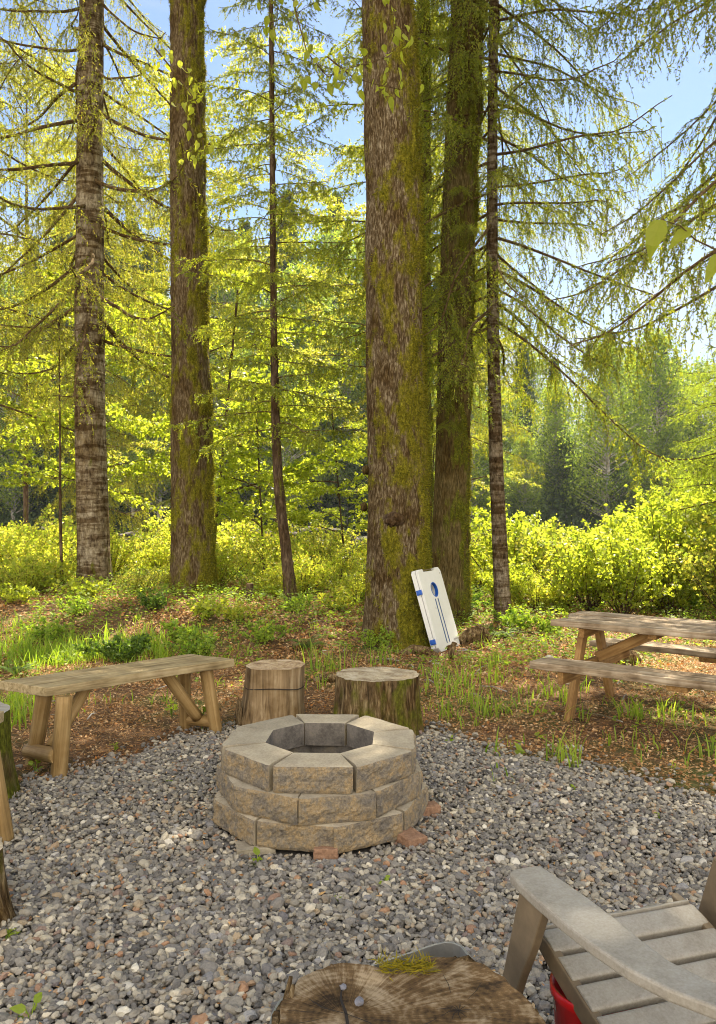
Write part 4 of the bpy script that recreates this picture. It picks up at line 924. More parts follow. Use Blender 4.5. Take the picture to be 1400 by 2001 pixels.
T2, B2, R2 = bgtree('maple_tree', 'tall mossy brown trunk standing between the pale trunk and the thin tree', 11.2, ((377, 1172), (375, 1000), (374, 800), (370, 600), (367, 300), (365, 0)), (82, 80, 77, 72, 66, 63), 'bark_left', 5.2,
    lambda th, Z: .30+.20*np.cos(th-.2)+.35*np.exp(-Z/.9), 17, 22000, amp=.012)
T3, B3, R3 = bgtree('fir_tree', 'thin dark crooked trunk with fine side branches, left of the central trunk', 10.3, ((570, 1197), (560, 1080), (545, 960), (540, 860), (536, 700), (534, 500), (532, 250), (530, 0)), (23, 21, 19, 18, 14, 12, 10, 8), 'bark_thin', 9.1,
    lambda th, Z: -.1+.2*np.cos(th)+.4*np.exp(-Z/.4), 9.5, 2500, nth=32, amp=.004, root=.35, ml=.018)
T5, B5, R5 = bgtree('maple_tree', 'moss covered trunk just behind the game board, right of the central trunk', 10.6, ((882, 1190), (880, 1050), (884, 900), (889, 700), (895, 500), (905, 250), (914, 0)), (70, 68, 66, 66, 64, 66, 62), 'bark_dark', 12.4,
    lambda th, Z: .22+.22*np.cos(th), 17, 22000, amp=.014)
T5b, B5b, R5b = bgtree('hemlock_tree', 'slender mossy trunk half hidden behind the central trunk', 12.0, ((838, 1150), (834, 1000), (831, 700), (829, 400), (828, 0)), (24, 22, 24, 26, 24), 'bark_dark', 2.9,
    lambda th, Z: .35+.1*np.cos(th), 14, 6000, nth=40, amp=.006)
T6, B6, R6 = bgtree('alder_tree', 'slender banded trunk with long arching boughs, right of the central group', 10.5, ((985, 1212), (978, 1080), (970, 900), (965, 700), (962, 500), (963, 250), (965, 0)), (32, 29, 27, 24, 22, 19, 17), 'bark_band', 6.6,
    lambda th, Z: -.35+.75*np.exp(-Z/.45)+.2*np.cos(th), 13, 3500, nth=44, amp=.004, root=.3, ml=.02)
Ts, Bs, Rs = bgtree('sapling', 'thin straight sapling stem left of the pale trunk', 12.0, ((121, 1145), (118, 1000), (117, 850), (116, 700)), (6.5, 5.5, 4, 3), 'bark_thin', 4.4, lambda th, Z: -.2+0*th, 4.5, 0, nth=12, amp=.001)
# ------------------------------------------------------------------ boughs
def qarr(g): return g.arrays()
def bough(seed, L=2.4, rise=.15, droop=.55, twl=.55, hang=.35, card=.036, dens=1.0, rad=.017, string=.2):
    """conifer bough along +X: returns stem arrays and needle arrays"""
    gs, gn = G(), G(); m = 14; s = np.linspace(0, 1, m)
    side = (vnoise(s*2.2+seed, seed)-.5)*.45*L*s
    st = np.stack([s*L*(1-.12*s*s), side, rise*L*s-droop*L*s**1.7+.16*L*s**4+(vnoise(s*5+seed, 9)-.5)*.05*L*s], -1)
    gs.tube(st, rad*(1-s*.85)*L/2.4+.002, 6)
    nt_ = int(L/.075*dens); r_ = np.linspace(0, 1, 7)[:, None]
    cen, dirs = [], []
    for i in range(nt_):
        q = .08+.90*(i+rng.random())/nt_; c = np.array([np.interp(q, s, st[:, k_]) for k_ in range(3)]); sg = 1 if i % 2 else -1
        ln_ = twl*L/2.4*(math.sin(math.pi*min(1, q*.95+.12))**.7*.9+.15)*rng.uniform(.5, 1.15)
        dh = unit(np.array([[rng.uniform(.35, .9), sg*rng.uniform(.4, 1), rng.uniform(-.5, .05)]]))[0]
        tw = c+dh*ln_*r_+np.array([0, 0, -1])*ln_*hang*r_**2
        gs.tube(tw, .0040*(1-r_[:, 0]*.7), 4)
        segs = [(tw, ln_)]
        for j in range(int(ln_/.050*dens)):
            a = min(1, (round(rng.uniform(.1, 1)*6)/6)+rng.normal(0, .04)); c2_ = np.array([np.interp(a, r_[:, 0], tw[:, k_]) for k_ in range(3)]); l2 = string*rng.uniform(.35, 1.25)
            d2 = unit((dh*.6+rng.normal(0, .55, 3)+[0, 0, -.35-hang*rng.uniform(.2, 1.6)])[None])[0]; t2 = c2_+d2*l2*r_+np.array([0, 0, -1])*l2*hang*.8*r_**2
            segs.append((t2, l2))
            if j % 2 == 0: gs.tube(t2[::2], .0016, 3)
        for tw2, l_ in segs:
            k_ = max(4, int(l_/.0085)); a = rng.random(k_); p = np.stack([np.interp(a, r_[:, 0], tw2[:, z_]) for z_ in range(3)], -1)
            tt = unit((tw2[-1]-tw2[0])[None])[0]; cen.append(p); dirs.append(unit(tt*.9+rng.normal(0, .6, (k_, 3))))
    p = np.concatenate(cen); d = np.concatenate(dirs); n = len(p); l_ = rng.uniform(.6, 1.3, n)*card
    leaves(gn, p, d, rdir(n, .8), l_, l_*.38)
    return qarr(gs), qarr(gn)
def xf(V, s, tilt, az, o_):
    c, s_ = math.cos(tilt), math.sin(tilt); Ry = np.array([[c, 0, -s_], [0, 1, 0], [s_, 0, c]]); c, s_ = math.cos(az), math.sin(az); Rz = np.array([[c, -s_, 0], [s_, c, 0], [0, 0, 1]])
    return (V*s)@Ry.T@Rz.T+np.asarray(o_)
random.seed(8); rng = np.random.default_rng(21)
BO = [bough(i*3.1, 2.4, rise=-.18-.17*(i % 3), droop=.22-.30*(i % 2), hang=.65, twl=.5, dens=.72, string=.24, card=.034) for i in range(5)]
BT = [bough(90+i*3.1, 2.4, rise=-.55-.18*(i % 3), droop=-.22-.16*(i % 2), hang=.8, twl=.5, dens=.62, string=.26, rad=.028) for i in range(5)]     # hemlock, hanging
BF = [bough(40+i*2.3, 2.4, rise=.15, droop=.36, hang=.35, twl=.6, card=.034, dens=.8, string=.16) for i in range(4)]           # flatter
BS = [bough(70+i*2.3, 2.4, rise=.16, droop=.34, hang=.30, twl=.46, card=.05, dens=.6, string=.2, rad=.012) for i in range(3)]  # sparse
def crown(parent, Rr, hs, azf, Lf, set_, nm, tilt=0.0, bmt='branch', side_in=0):
    """boughs at heights hs (above base); azf(i), Lf(h) give azimuth and length"""
    gs, gn = G(), G(); C_ = Rr[2]; q = Rr[3]; r0 = Rr[4]
    for i, h in enumerate(hs):
        c = np.array([np.interp(h, q, C_[:, k_]) for k_ in range(3)]); r_ = float(np.interp(h, q, r0)); az = azf(i, h); L = Lf(h)
        (sv, sf), (nv, nf) = set_[i % len(set_)]; s = L/2.4; o_ = c+np.array([math.cos(az), math.sin(az), 0])*r_*.6
        tl = tilt+random.uniform(-.22, .18)
        gs.quads(xf(sv, s, tl, az, o_), sf)
        gn.quads(xf(nv, s, tl, az, o_), nf)
    gs.build('limbs', M_[bmt], parent); gn.build('crown', M_[nm], parent)
ga = 2.39996
# T1: long hanging boughs from 3.4 m up
n_ = 84; crown(T1, R1, [3.9+11.2*i/n_ for i in range(n_)], lambda i, h: i*ga, lambda h: 2.9*(1.0-.04*(h-3.5))*random.uniform(.75, 1.1), BT, 'needle_y', -.02)
# T3: thin fir, short fine branches
n_ = 96; crown(T3, R3, [2.3+7.0*i/n_ for i in range(n_)], lambda i, h: i*ga+.4, lambda h: (1.45-.08*(h-2.4))*random.uniform(.7, 1.15), BS, 'needle_g', -.02)
# T6: long arching boughs
n_ = 98; crown(T6, R6, [3.9+8.2*i/n_ for i in range(n_)], lambda i, h: i*ga+1.1, lambda h: (2.75-.10*(h-3.3))*random.uniform(.7, 1.1), BO, 'needle_g', -.05)
# T5b hemlock behind
n_ = 44; crown(T5b, R5b, [3.4+9.4*i/n_ for i in range(n_)], lambda i, h: i*ga, lambda h: 1.3*random.uniform(.7, 1.1), BF, 'needle_g', -.1)
crown(T5, R5, [2.6+7.2*i/46 for i in range(46)], lambda i, h: R(200+70*math.sin(i*2.3)), lambda h: (.55+.06*h)*random.uniform(.7, 1.2), BF, 'needle_g', -.35)
# off-frame conifers on the right
def conifer(name, label, x, y, h, r, hs, Lf, set_, nm, rngaz=None, tilt=0, moss=.1):
    base = np.array([x, y, gz(x, y)-.05]); e = T(name, base, label)
    Rr = trunk(e, [(0, 0, 0), (.05, 0, h*.5), (.0, 0, h)], [r, r*.7, .03], 'bark_dark', x*3+y, .08, 28, .01, lambda th, Z: moss+0*th, .25)
    crown(e, Rr, hs, (lambda i, h_: i*ga) if rngaz is None else rngaz, Lf, set_, nm, tilt); return e
conifer('hemlock_tree', 'hemlock beyond the right edge whose drooping boughs hang into the sky', 4.35, 8.0, 13, .2, [4.2+7.8*i/80 for i in range(80)], lambda h: 2.7*random.uniform(.65, 1.1) if h > 4.2 else 1.7, BO, 'needle_g')
conifer('hemlock_tree', 'sunlit yellow green conifer at the right edge above the maple shrubs', 6.15, 11.8, 4.9, .10, [1.6+3.2*i/84 for i in range(84)], lambda h: (2.6-.45*(h-1.2))*random.uniform(.8, 1.1), BF, 'needle_r')
conifer('hemlock_tree', 'conifer beyond the left edge whose boughs reach behind the pale trunk', -6.6, 12.5, 15, .2, [3.2+12*i/60 for i in range(60)], lambda h: 3.0*random.uniform(.7, 1.1), BO, 'needle_y')
conifer('hemlock_tree', 'hemlock behind the pale trunk with yellowish hanging foliage', -8.0, 24, 17, .12, [2.2+13*i/90 for i in range(90)], lambda h: 2.6*random.uniform(.7, 1.1), BO, 'needle_y')
conifer('hemlock_tree', 'hemlock behind the two trunks right of centre', 2.55, 20.5, 17, .12, [4.4+12*i/70 for i in range(70)], lambda h: 2.3*random.uniform(.7, 1.1), BO, 'needle_t')
conifer('hemlock_tree', 'slim lacy hemlock behind the central trunk, boughs spreading left towards the thin tree', .66, 13.6, 13.5, .09, [4.4+8.6*i/54 for i in range(54)], lambda h: 2.3*random.uniform(.6, 1.1), BS, 'needle_g')
conifer('fir_tree', 'young fir between the mossy left trunk and the thin tree', -4.75, 22.5, 16, .09, [2.2+12*i/70 for i in range(70)], lambda h: 1.9*random.uniform(.7, 1.1), BS, 'needle_g')
# ------------------------------------------------------------------ broadleaf trees
def spray(seed, L=1.5, leaf=.055, step=.05, up=.1, droop=.1, nt_=12):
    gs, gn = G(), G(); s = np.linspace(0, 1, 8); st = np.stack([s*L, (vnoise(s*2+seed, 1)-.5)*.35*L*s, up*L*s-droop*L*s**2], -1); gs.tube(st, .009*(1-s*.8), 5)
    P_, D_ = [], []
    for i in range(nt_):
        q = .12+.86*(i+rng.random())/nt_; c = np.array([np.interp(q, s, st[:, k_]) for k_ in range(3)]); sg = 1 if i % 2 else -1; ln_ = L*.42*(1-q*.5)*rng.uniform(.6, 1.2)
        dh = unit(np.array([[rng.uniform(.4, 1), sg*rng.uniform(.5, 1), rng.uniform(-.15, .4)]]))[0]; r_ = np.linspace(0, 1, 5)[:, None]; tw = c+dh*ln_*r_+np.array([0, 0, -1])*ln_*.15*r_**2
        gs.tube(tw, .0035*(1-r_[:, 0]*.7), 4); k_ = max(3, int(ln_/step*2)); a = rng.random(k_)
        P_.append(np.stack([np.interp(a, r_[:, 0], tw[:, z_]) for z_ in range(3)], -1)+rng.normal(0, .02, (k_, 3))); D_.append(unit(dh+rng.normal(0, .8, (k_, 3))+[0, 0, -.25]))
    p = np.concatenate(P_); d = np.concatenate(D_); n = len(p); l_ = rng.uniform(.6, 1.25, n)*leaf; leaves(gn, p, d, rdir(n, 1.3), l_, l_*.72, .10)
    return qarr(gs), qarr(gn)
SP = [spray(i*2.7, leaf=.10, step=.050, nt_=14) for i in range(5)]
def broadleaf(name, label, x, y, h, r, h0, nb, Ls, nm, lim='branch', lean=(0, 0), group=None, smt='bark_thin', base=None):
    base = np.array([x, y, gz(x, y)-.05]); e = T(name, base, label, group=group)
    Rr = trunk(e, [(0, 0, 0), (lean[0]*.3+.06, lean[1]*.3, h*.4), (lean[0], lean[1], h)], [r, r*.75, .02], smt, x*3+y, .12, 16, .004, lambda th, Z: 0*th, .2)
    gs, gn = G(), G(); C_, q, r0 = Rr[2], Rr[3], Rr[4]
    for i in range(nb):
        hh = h0+(h-h0)*(i+random.random())/nb; c = np.array([np.interp(hh, q, C_[:, k_]) for k_ in range(3)]); az = i*ga+random.uniform(-.3, .3); f_ = 1-.55*((hh-h0)/(h-h0))**1.5
        L = Ls*f_*random.uniform(.6, 1.15); up = random.uniform(.15, .55)
        # limb then 4-6 sprays
        s = np.linspace(0, 1, 7); dv = np.array([math.cos(az), math.sin(az), 0]); lb_ = c+dv*(L*s)[:, None]+np.array([0, 0, 1])*(up*L*s-.25*L*s**2)[:, None]
        gs.tube(lb_, (.022*(1-s*.8))*min(1.3, L/1.5)+.002, 5)
        for k_ in range(4 if L < 1.2 else 6):
            a = .35+.65*k_/5+random.uniform(-.08, .08); a = min(1, a); o_ = np.array([np.interp(a, s, lb_[:, z_]) for z_ in range(3)]); (sv, sf), (nv, nf) = SP[random.randrange(5)]
            sc1 = random.uniform(.5, 1.0); az2 = az+random.uniform(-1.5, 1.5); tl = random.uniform(-.5, .5)
            gs.quads(xf(sv, sc1, tl, az2, o_), sf); gn.quads(xf(nv, sc1, tl, az2, o_), nf)
    gs.build('limbs', M_[lim], e); gn.build('crown', M_[nm], e); return e
random.seed(31); rng = np.random.default_rng(4)
bl1 = broadleaf('alder_tree', 'young alder with yellow green leaves behind the left trunks', -5.3, 25, 16.5, .08, 4.8, 23, 2.4, 'bright', group='leafy alders behind the big trunks')
bl2 = broadleaf('alder_tree', 'tall airy alder with yellow green leaves left of the central trunk', .95, 26, 18.5, .09, 5.4, 24, 2.5, 'bright', lean=(.4, 0), group='leafy alders behind the big trunks')
bl3 = broadleaf('maple_tree', 'slender vine maple with bright layered leaves between the left trunks', -2.6, 14.0, 5.2, .03, 1.2, 11, 1.5, 'maple', lean=(.5, 0))
for (x_, y_, rz, s_, lab) in ((-9.0, 27, 1.1, 1.05, 'leafy alder at the far left behind the boughs'), (-2.9, 29, 4.0, 1.1, 'leafy alder seen between the left mossy trunk and thin tree'),
    (4.2, 33, .5, 1.0, 'leafy alder hidden in part by the central trunk'), (-12.5, 30, 5.2, 1.1, 'outermost leafy alder behind the left boughs'), (2.0, 28, 3.3, .72, 'shorter leafy alder right of the central group')):
    dup(bl1 if rz < 3 else bl2, (x_, y_, gz(x_, y_)), rz, s_, lab, 'leafy alders behind the big trunks')
for (x_, y_, rz, s_, lab) in ((-4.55, 13.6, 1.9, .95, 'vine maple with bright leaves at the far left behind the sapling'), (-.2, 14.6, 3.6, .62, 'vine maple with bright leaves left of the central trunk'),
    (1.25, 15.0, .7, .55, 'small vine maple with large bright leaves between right trunks'), (-1.5, 12.8, 2.2, .60, 'small vine maple spray left of the thin tree')):
    dup(bl3, (x_, y_, gz(x_, y_)), rz, s_, lab)
def topcrown(e, C_, h0, h1, nb, Ls, nm='maple', spr=6, dens=1.0):
    gs, gn = G(), G(); q = np.linspace(0, 1, len(C_)); C_ = np.array(C_, float); zq = C_[:, 2]
    for i in range(nb):
        hh = h0+(h1-h0)*(i+random.random())/nb; c = np.array([np.interp(hh, zq, C_[:, k_]) for k_ in range(3)]); az = i*ga+random.uniform(-.3, .3)
        L = Ls*(1-.5*((hh-h0)/(h1-h0))**2)*random.uniform(.5, 1.1); up = random.uniform(.1, .4); s = np.linspace(0, 1, 7); dv = np.array([math.cos(az), math.sin(az), 0])
        lb_ = c+dv*(L*s)[:, None]+np.array([0, 0, 1])*(up*L*s-.12*L*s**2)[:, None]; gs.tube(lb_, .045*(1-s*.85)+.003, 6)
        for k_ in range(spr):
            a = min(1, .3+.7*k_/(spr-1)+random.uniform(-.1, .1)); o_ = np.array([np.interp(a, s, lb_[:, z_]) for z_ in range(3)]); (sv, sf), (nv, nf) = SP[random.randrange(5)]
            sc1 = random.uniform(.8, 1.35); az2 = az+random.uniform(-1.5, 1.5); tl = random.uniform(0, .5)
            gs.quads(xf(sv, sc1, tl, az2, o_), sf); gn.quads(xf(nv, sc1, tl, az2, o_), nf)
    gs.build('upper_limbs', M_['branch'], e); gn.build('upper_crown', M_[nm], e)
topcrown(tm, rel([(.2, 9, 9), (.25, 9, 13), (.1, 9, 16)], b0), 9.0, 15.2, 22, 3.6)
topcrown(T2, [R2[2][int(len(R2[2])*f_)] for f_ in (.5, .6, .7, .8, .9, .97)], 10.2, 16.0, 15, 3.0)
topcrown(T5, [R5[2][int(len(R5[2])*f_)] for f_ in (.5, .6, .7, .8, .9, .97)], 9.8, 16.0, 20, 3.5)
mpl_shade = T('maple_tree', (5.3, 9.0, gz(5.3, 9.0)), 'unseen maple added beyond the right edge, its crown shading the gravel')  # out-of-view tree added so that its crown shades the gravel
trunk(mpl_shade, [(0, 0, 0), (.1, 0, 5), (-.3, 0, 14)], [.24, .19, .05], 'bark_dark', 2.2, .1, 24, .01, lambda th, Z: .2+0*th, .25)
topcrown(T6, [R6[2][int(len(R6[2])*f_)] for f_ in (.55, .65, .75, .85, .97)], 9.4, 12.8, 6, 2.2, spr=4)
topcrown(mpl_shade, [(.1, 0, 5), (-.3, 0, 14)], 8.2, 13.8, 15, 3.6, spr=5)
# ------------------------------------------------------------------ shrubs
def shrub(name, h, r, nst, nl, leaf, nm, big=False):
    e = empty(name, (0, 0, 0), 'x', 'shrub'); gs, gn = G(), G(); P_, D_ = [], []
    for i in range(nst):
        az = i*ga+rng.uniform(-.3, .3); rr = r*math.sqrt((i+.5)/nst)*rng.uniform(.6, 1.1); hh = h*rng.uniform(.6, 1.05)*(1-.25*(rr/r)**2)
        s = np.linspace(0, 1, 8); st = np.stack([math.cos(az)*rr*s**.8, math.sin(az)*rr*s**.8, hh*s-.08*hh*s**4], -1); gs.tube(st, .009*(1-s*.75)*(h/1.2), 4)
        for j in range(9):
            a = .25+.75*rng.random(); c = np.array([np.interp(a, s, st[:, k_]) for k_ in range(3)]); d = unit(np.array([[rng.normal(), rng.normal(), rng.uniform(.1, .9)]]))[0]; l_ = .28*h*rng.uniform(.5, 1)*(1.1-a*.5)
            gs.tube([c, c+d*l_*.5, c+d*l_-[0, 0, l_*.1]], [.003, .002, .001], 3); k_ = max(3, int(nl/(nst*9))); q = rng.random(k_)[:, None]
            P_.append(c+d*l_*q+rng.normal(0, .03*h/1.2, (k_, 3))); D_.append(unit(d*.5+rng.normal(0, .8, (k_, 3))+[0, 0, .1]))
    p = np.concatenate(P_); d = np.concatenate(D_); p[:, 2] = np.maximum(p[:, 2], .02); n = len(p); l_ = rng.uniform(.35, 1.0, n)**1.0*leaf*1.4
    (leaves(gn, p, d, rdir(n, 1.0), l_, l_*.75, .12)); gs.build('stems', M_['bark_thin'], e); gn.build('foliage', M_[nm], e); return e
rng = np.random.default_rng(77); random.seed(77)
S = [shrub('shrub', 1.25, .95, 26, 3300, .050, 'shrubleaf'), shrub('shrub', 1.1, 1.0, 26, 3400, .045, 'bright'), shrub('shrub', 1.35, .9, 24, 2900, .058, 'shrubleaf'), shrub('maple_shrub', 2.2, 1.25, 24, 4300, .090, 'maple'), shrub('maple_shrub', 1.9, 1.3, 26, 4600, .075, 'bright')]
GS = 'bright shrubs filling the slope behind the trunks'
LS = 'bright yellow green shrub in the dense thicket behind the trunks'
GM = 'tall maple shrubs behind the picnic table'
LM = 'tall maple shrub with broad leaves in the thicket behind the picnic table'
used = [0]*5
def place(i, x_, y_, s_, sz=1.0):
    z_ = gz(x_, y_)-.03; rz = random.uniform(0, 6.28); lab, gr = (LM, GM) if i > 2 else (LS, GS)
    if not used[i]:
        o_ = S[i]; used[i] = 1; o_.location = (x_, y_, z_); o_.rotation_euler = (0, 0, rz); o_.scale = (s_, s_, s_*sz); o_['label'] = lab; o_['group'] = gr
    else: dup(S[i], (x_, y_, z_), rz, (s_, s_, s_*sz), lab, gr)
for d_, nn_, hs_ in ((11.6, 10, .60), (12.9, 11, .82), (14.4, 12, 1.0), (16.2, 12, 1.2), (19, 12, 1.45), (23, 13, 1.75)):
    for k_ in range(nn_):
        x_ = (-.54+1.08*(k_+random.uniform(.2, .8))/nn_)*d_; y_ = d_+random.uniform(-.5, .5)
        if x_ > .17*d_ : i_ = random.choice([3, 4, 3, 0]); s_ = hs_*random.uniform(.62, 1.12)
        else: i_ = random.choice([0, 1, 2]); s_ = hs_*random.uniform(.75, 1.12)
        place(i_, x_, y_, s_)
for k_ in range(30):
    d_ = random.uniform(10.9, 12.0); x_ = random.uniform(-.50, .02)*d_
    if (d_ < B1[1]+.3 and abs(x_/d_-B1[0]/B1[1]) < .065) or (d_ < B2[1]+.3 and abs(x_/d_-B2[0]/B2[1]) < .075): continue
    place(random.choice([0, 1, 2]), x_, d_, random.uniform(.26, .48))
for (x_, y_, s_, i_) in ((3.6, 10.8, .62, 3), (4.9, 10.4, .70, 4), (4.5, 11.8, .85, 3), (5.6, 12.2, .95, 4), (3.2, 12.3, .72, 4), (2.6, 11.6, .55, 0), (6.3, 12.0, 1.0, 3)): place(i_, x_, y_, s_)
# individual near plants
def bush(px, py, h, r, nl, leaf, nm, label, z=0.0, nst=14, name='shrub'):
    e = shrub(name, h, r, nst, nl, leaf, nm); q = P(px, py, z); e.location = (q[0], q[1], gz(q[0], q[1])-.02); e['label'] = label; return e
bush(385, 1278, .42, .30, 1500, .035, 'herb', 'low leafy bush on the slope behind the right end of the bench', .1)
bush(235, 1268, .34, .50, 2200, .035, 'fern', 'dark green leafy mat on the slope behind the bench', .15)
bush(90, 1245, .30, .35, 700, .04, 'herb', 'small sparse leafy shrub on the litter slope at far left', .15)
bush(165, 1178, .35, .4, 500, .06, 'maple', 'bright broad leaved sprig at the foot of the pale trunk', .3)
bush(405, 1200, .32, .3, 300, .06, 'maple', 'bright broad leaved sprig at the foot of the mossy left trunk', .3, 8)
bush(520, 1245, .30, .35, 900, .032, 'herb', 'low herb clump on litter below the thin crooked tree', .15)
bush(740, 1262, .25, .35, 700, .03, 'grass', 'low green growth at the foot of the central trunk', .05)
bush(905, 1200, .35, .4, 900, .05, 'fern', 'low dark greenery behind the game board', .05)
bush(1070, 1245, .28, .40, 900, .035, 'herb', 'low herb patch left of the picnic table end', .0)
bush(60, 1180, .6, .5, 1500, .055, 'maple', 'leafy green shrub at the left edge behind the litter slope', .2)
for (px, py, h_, r_, nl, lf, nm, lab) in ((300, 1225, .30, .28, 900, .035, 'fern', 'dark green low bush between the two left trunks on the slope'), (350, 1255, .34, .24, 900, .035, 'herb', 'green leafy tuft just left of the low leafy bush on the slope'),
    (455, 1235, .28, .3, 900, .032, 'shrubleaf', 'pale flowering looking herb clump right of the low leafy bush'), (150, 1230, .26, .3, 700, .035, 'herb', 'small green herb clump on the litter slope below the pale trunk'), (30, 1215, .32, .4, 900, .04, 'maple', 'yellow green low bush on the far left of the litter slope'),
    (580, 1222, .26, .3, 800, .03, 'herb', 'little herb mat at the foot of the thin crooked trunk'), (660, 1215, .35, .35, 1000, .035, 'shrubleaf', 'bright low bush left of the central trunk base'), (690, 1190, .5, .4, 1200, .04, 'maple', 'taller bright bush behind the left side of the central trunk'),
    (1010, 1225, .34, .36, 1000, .04, 'herb', 'green low bush right behind the sword fern of the banded trunk'), (1090, 1190, .5, .45, 1300, .045, 'shrubleaf', 'bright bush behind the left end of the picnic table'), (1240, 1180, .55, .5, 1300, .045, 'maple', 'bright bush rising behind the middle of the picnic table'), (1350, 1190, .45, .45, 1200, .045, 'herb', 'green bush behind the right part of the picnic table')):
    bush(px, py, h_, r_, nl, lf, nm, lab, .1)
def fern(px, py, n, L, label, z=0.0):
    q = P(px, py, z); e = empty('fern', (q[0], q[1], gz(q[0], q[1])), label, 'fern')
    for i in range(n):
        az = i*ga; l_ = L*rng.uniform(.7, 1.1); s = np.linspace(0, 1, 12); up = rng.uniform(.7, 1.1)
        st = np.stack([math.cos(az)*l_*s*.75, math.sin(az)*l_*s*.75, up*l_*s-.65*l_*s**2.2], -1); g = G(); g.tube(st, .003*(1-s*.8), 4)
        a = np.repeat(np.linspace(.12, .98, 26), 2); sg = np.tile([1, -1], 26); p = np.stack([np.interp(a, s, st[:, k_]) for k_ in range(3)], -1)
        dd = np.stack([-math.sin(az)*sg+math.cos(az)*.4, math.cos(az)*sg+math.sin(az)*.4, np.full(52, -.1)], -1); ll = .085*np.sin(np.pi*np.clip(a, .1, .97))**.8*l_/.5
        leaves(g, p, dd, np.tile([0, 0, 1.0], (52, 1)), ll, .013); g.build('frond', M_['fern'], e)
    return e
fern(980, 1250, 16, .34, 'sword fern at the foot of the slender banded trunk')
fern(598, 1268, 13, .33, 'sword fern on the slope in front of the thin crooked tree', .05)
fern(30, 1320, 11, .28, 'pale fern behind the left end of the bench')
# broken wood by the board, stub posts
def chunk(px, py, pts, rad, label, name='root', mt='bark_stump', z=0):
    q = P(px, py, z); g = G(); pts = np.array(pts, float); s = np.linspace(0, 1, 24); o_ = np.linspace(0, 1, len(pts)); C_ = np.stack([np.interp(s, o_, pts[:, i]) for i in range(3)], -1)
    g.tube(C_, np.interp(s, np.linspace(0, 1, len(rad)), rad), 16, True, lambda rr, th, p: rr*(1+.7*(fbm(np.cos(th)*2+px, np.sin(th)*2, p[:, 0:1]*9, 3)-.5)))
    return tag(g.build(name, M_[mt], None, Matrix.Translation((q[0], q[1], gz(q[0], q[1]))), smooth=False, attr=np.full(24*16, .1)), label, 'wood')
chunk(818, 1283, [(-.16, 0, .0), (-.05, .02, .08), (.08, 0, .05), (.2, -.05, .0)], [.05, .045, .05, .03], 'weathered brown root sticking up left of the game board')
chunk(884, 1290, [(-.03, 0, 0), (0, .0, .10), (.03, .03, .17)], [.035, .035, .028], 'short wood chip propped at the foot of the game board', 'wood_chip')
chunk(925, 1262, [(-.14, 0, .03), (0, .03, .12), (.1, .06, .16), (.2, .1, .05)], [.07, .09, .06, .05], 'dark rotten wood lump on the soil right of the game board', 'rotten_log')
chunk(488, 1195, [(0, 0, -.02), (0, 0, .12), (.01, 0, .24)], [.05, .048, .045], 'small dark broken stub between the mossy left trunk and thin tree', 'tree_stub', 'bark_thin', .2)
chunk(640, 1335, [(-.12, 0, .02), (.02, .0, .04), (.14, .02, .02)], [.03, .04, .03], 'short dark log lying on the litter between the two stumps', 'fallen_log')
chunk(1225, 1300, [(-.12, 0, .02), (.02, .0, .08), (.14, .02, .02)], [.05, .09, .04], 'dark rotten lump on the litter under the picnic table', 'rotten_log')
chunk(1070, 1298, [(-.07, 0, .02), (.02, .0, .04), (.1, .02, .02)], [.03, .05, .03], 'grey stone on soil beside the end of the picnic bench', 'stone', 'farbark')
g = G()
for i in range(60):
    x_, y_ = rng.uniform(-3, 3.5), rng.uniform(5.6, 9.5); a = rng.uniform(0, 3.14); l_ = rng.uniform(.08, .35); z_ = gz(x_, y_)+.015
    g.tube([(x_, y_, z_), (x_+math.cos(a)*l_*.5, y_+math.sin(a)*l_*.5, z_+.02), (x_+math.cos(a)*l_, y_+math.sin(a)*l_, z_+.005)], [.005, .005, .003], 5)
tag(g.build('twigs', M_['farbark']), 'dry pale twigs scattered on the litter', 'twigs', kind='stuff')
# ------------------------------------------------------------------ near hanging leaves
def hangspray(name, label, pts, nleaf, L, d, mt, spread, down=.7, seed=0):
    W = [PD(px, py, d_) for px, py, d_ in pts]; b_ = W[0]; e = empty(name, b_, label, 'branch'); W = np.array(W)-b_; o_ = np.linspace(0, 1, len(W)); s = np.linspace(0, 1, 24); C_ = np.stack([np.interp(s, o_, W[:, i]) for i in range(3)], -1)
    gs = G(); gs.tube(C_, .004*(1-s*.7)*d/3.5, 5); gn = G(); P_, D_ = [], []
    for i in range(nleaf):
        a = rng.uniform(.05, 1); c = np.array([np.interp(a, s, C_[:, k_]) for k_ in range(3)]); dv = rdir(1)[0]*[1, .6, .7]; e1 = c+dv*spread*rng.uniform(.3, 1)
        gs.tube([c, (c+e1)/2+[0, 0, .02], e1], [.0016, .0012, .0008], 4); P_.append(e1); D_.append(unit(np.array([[rng.normal(0, .4), rng.normal(0, .4), -down-rng.random()*.5]]))[0])
    gs.build('stem', M_['branch'], e)
    for a, b_ in zip(P_, D_):
        gn = G(); leaf6(gn, a[None], b_[None], unit(rng.normal(0, 1, (1, 3))+[0, -.3, .3]), rng.uniform(.55, 1.2, 1)*L, L*rng.uniform(.5, .7), rng.uniform(.1, .4)); gn.build('leaf', M_[mt], e)
    return e
M_['nearleaf'] = leafmat('near_leaf', [(.09, .16, .03), (.17, .24, .03), (.28, .29, .03), (.12, .19, .03)], (1.9, 2.0, .7), .5)
hangspray('leafy_branch', 'cottonwood twig with heart shaped leaves hanging over the top middle', [(560, -80, 4.2), (580, 30, 4.2), (600, 100, 4.2), (640, 150, 4.2), (690, 130, 4.2), (760, 110, 4.2)], 46, .062, 4.2, 'nearleaf', .17)
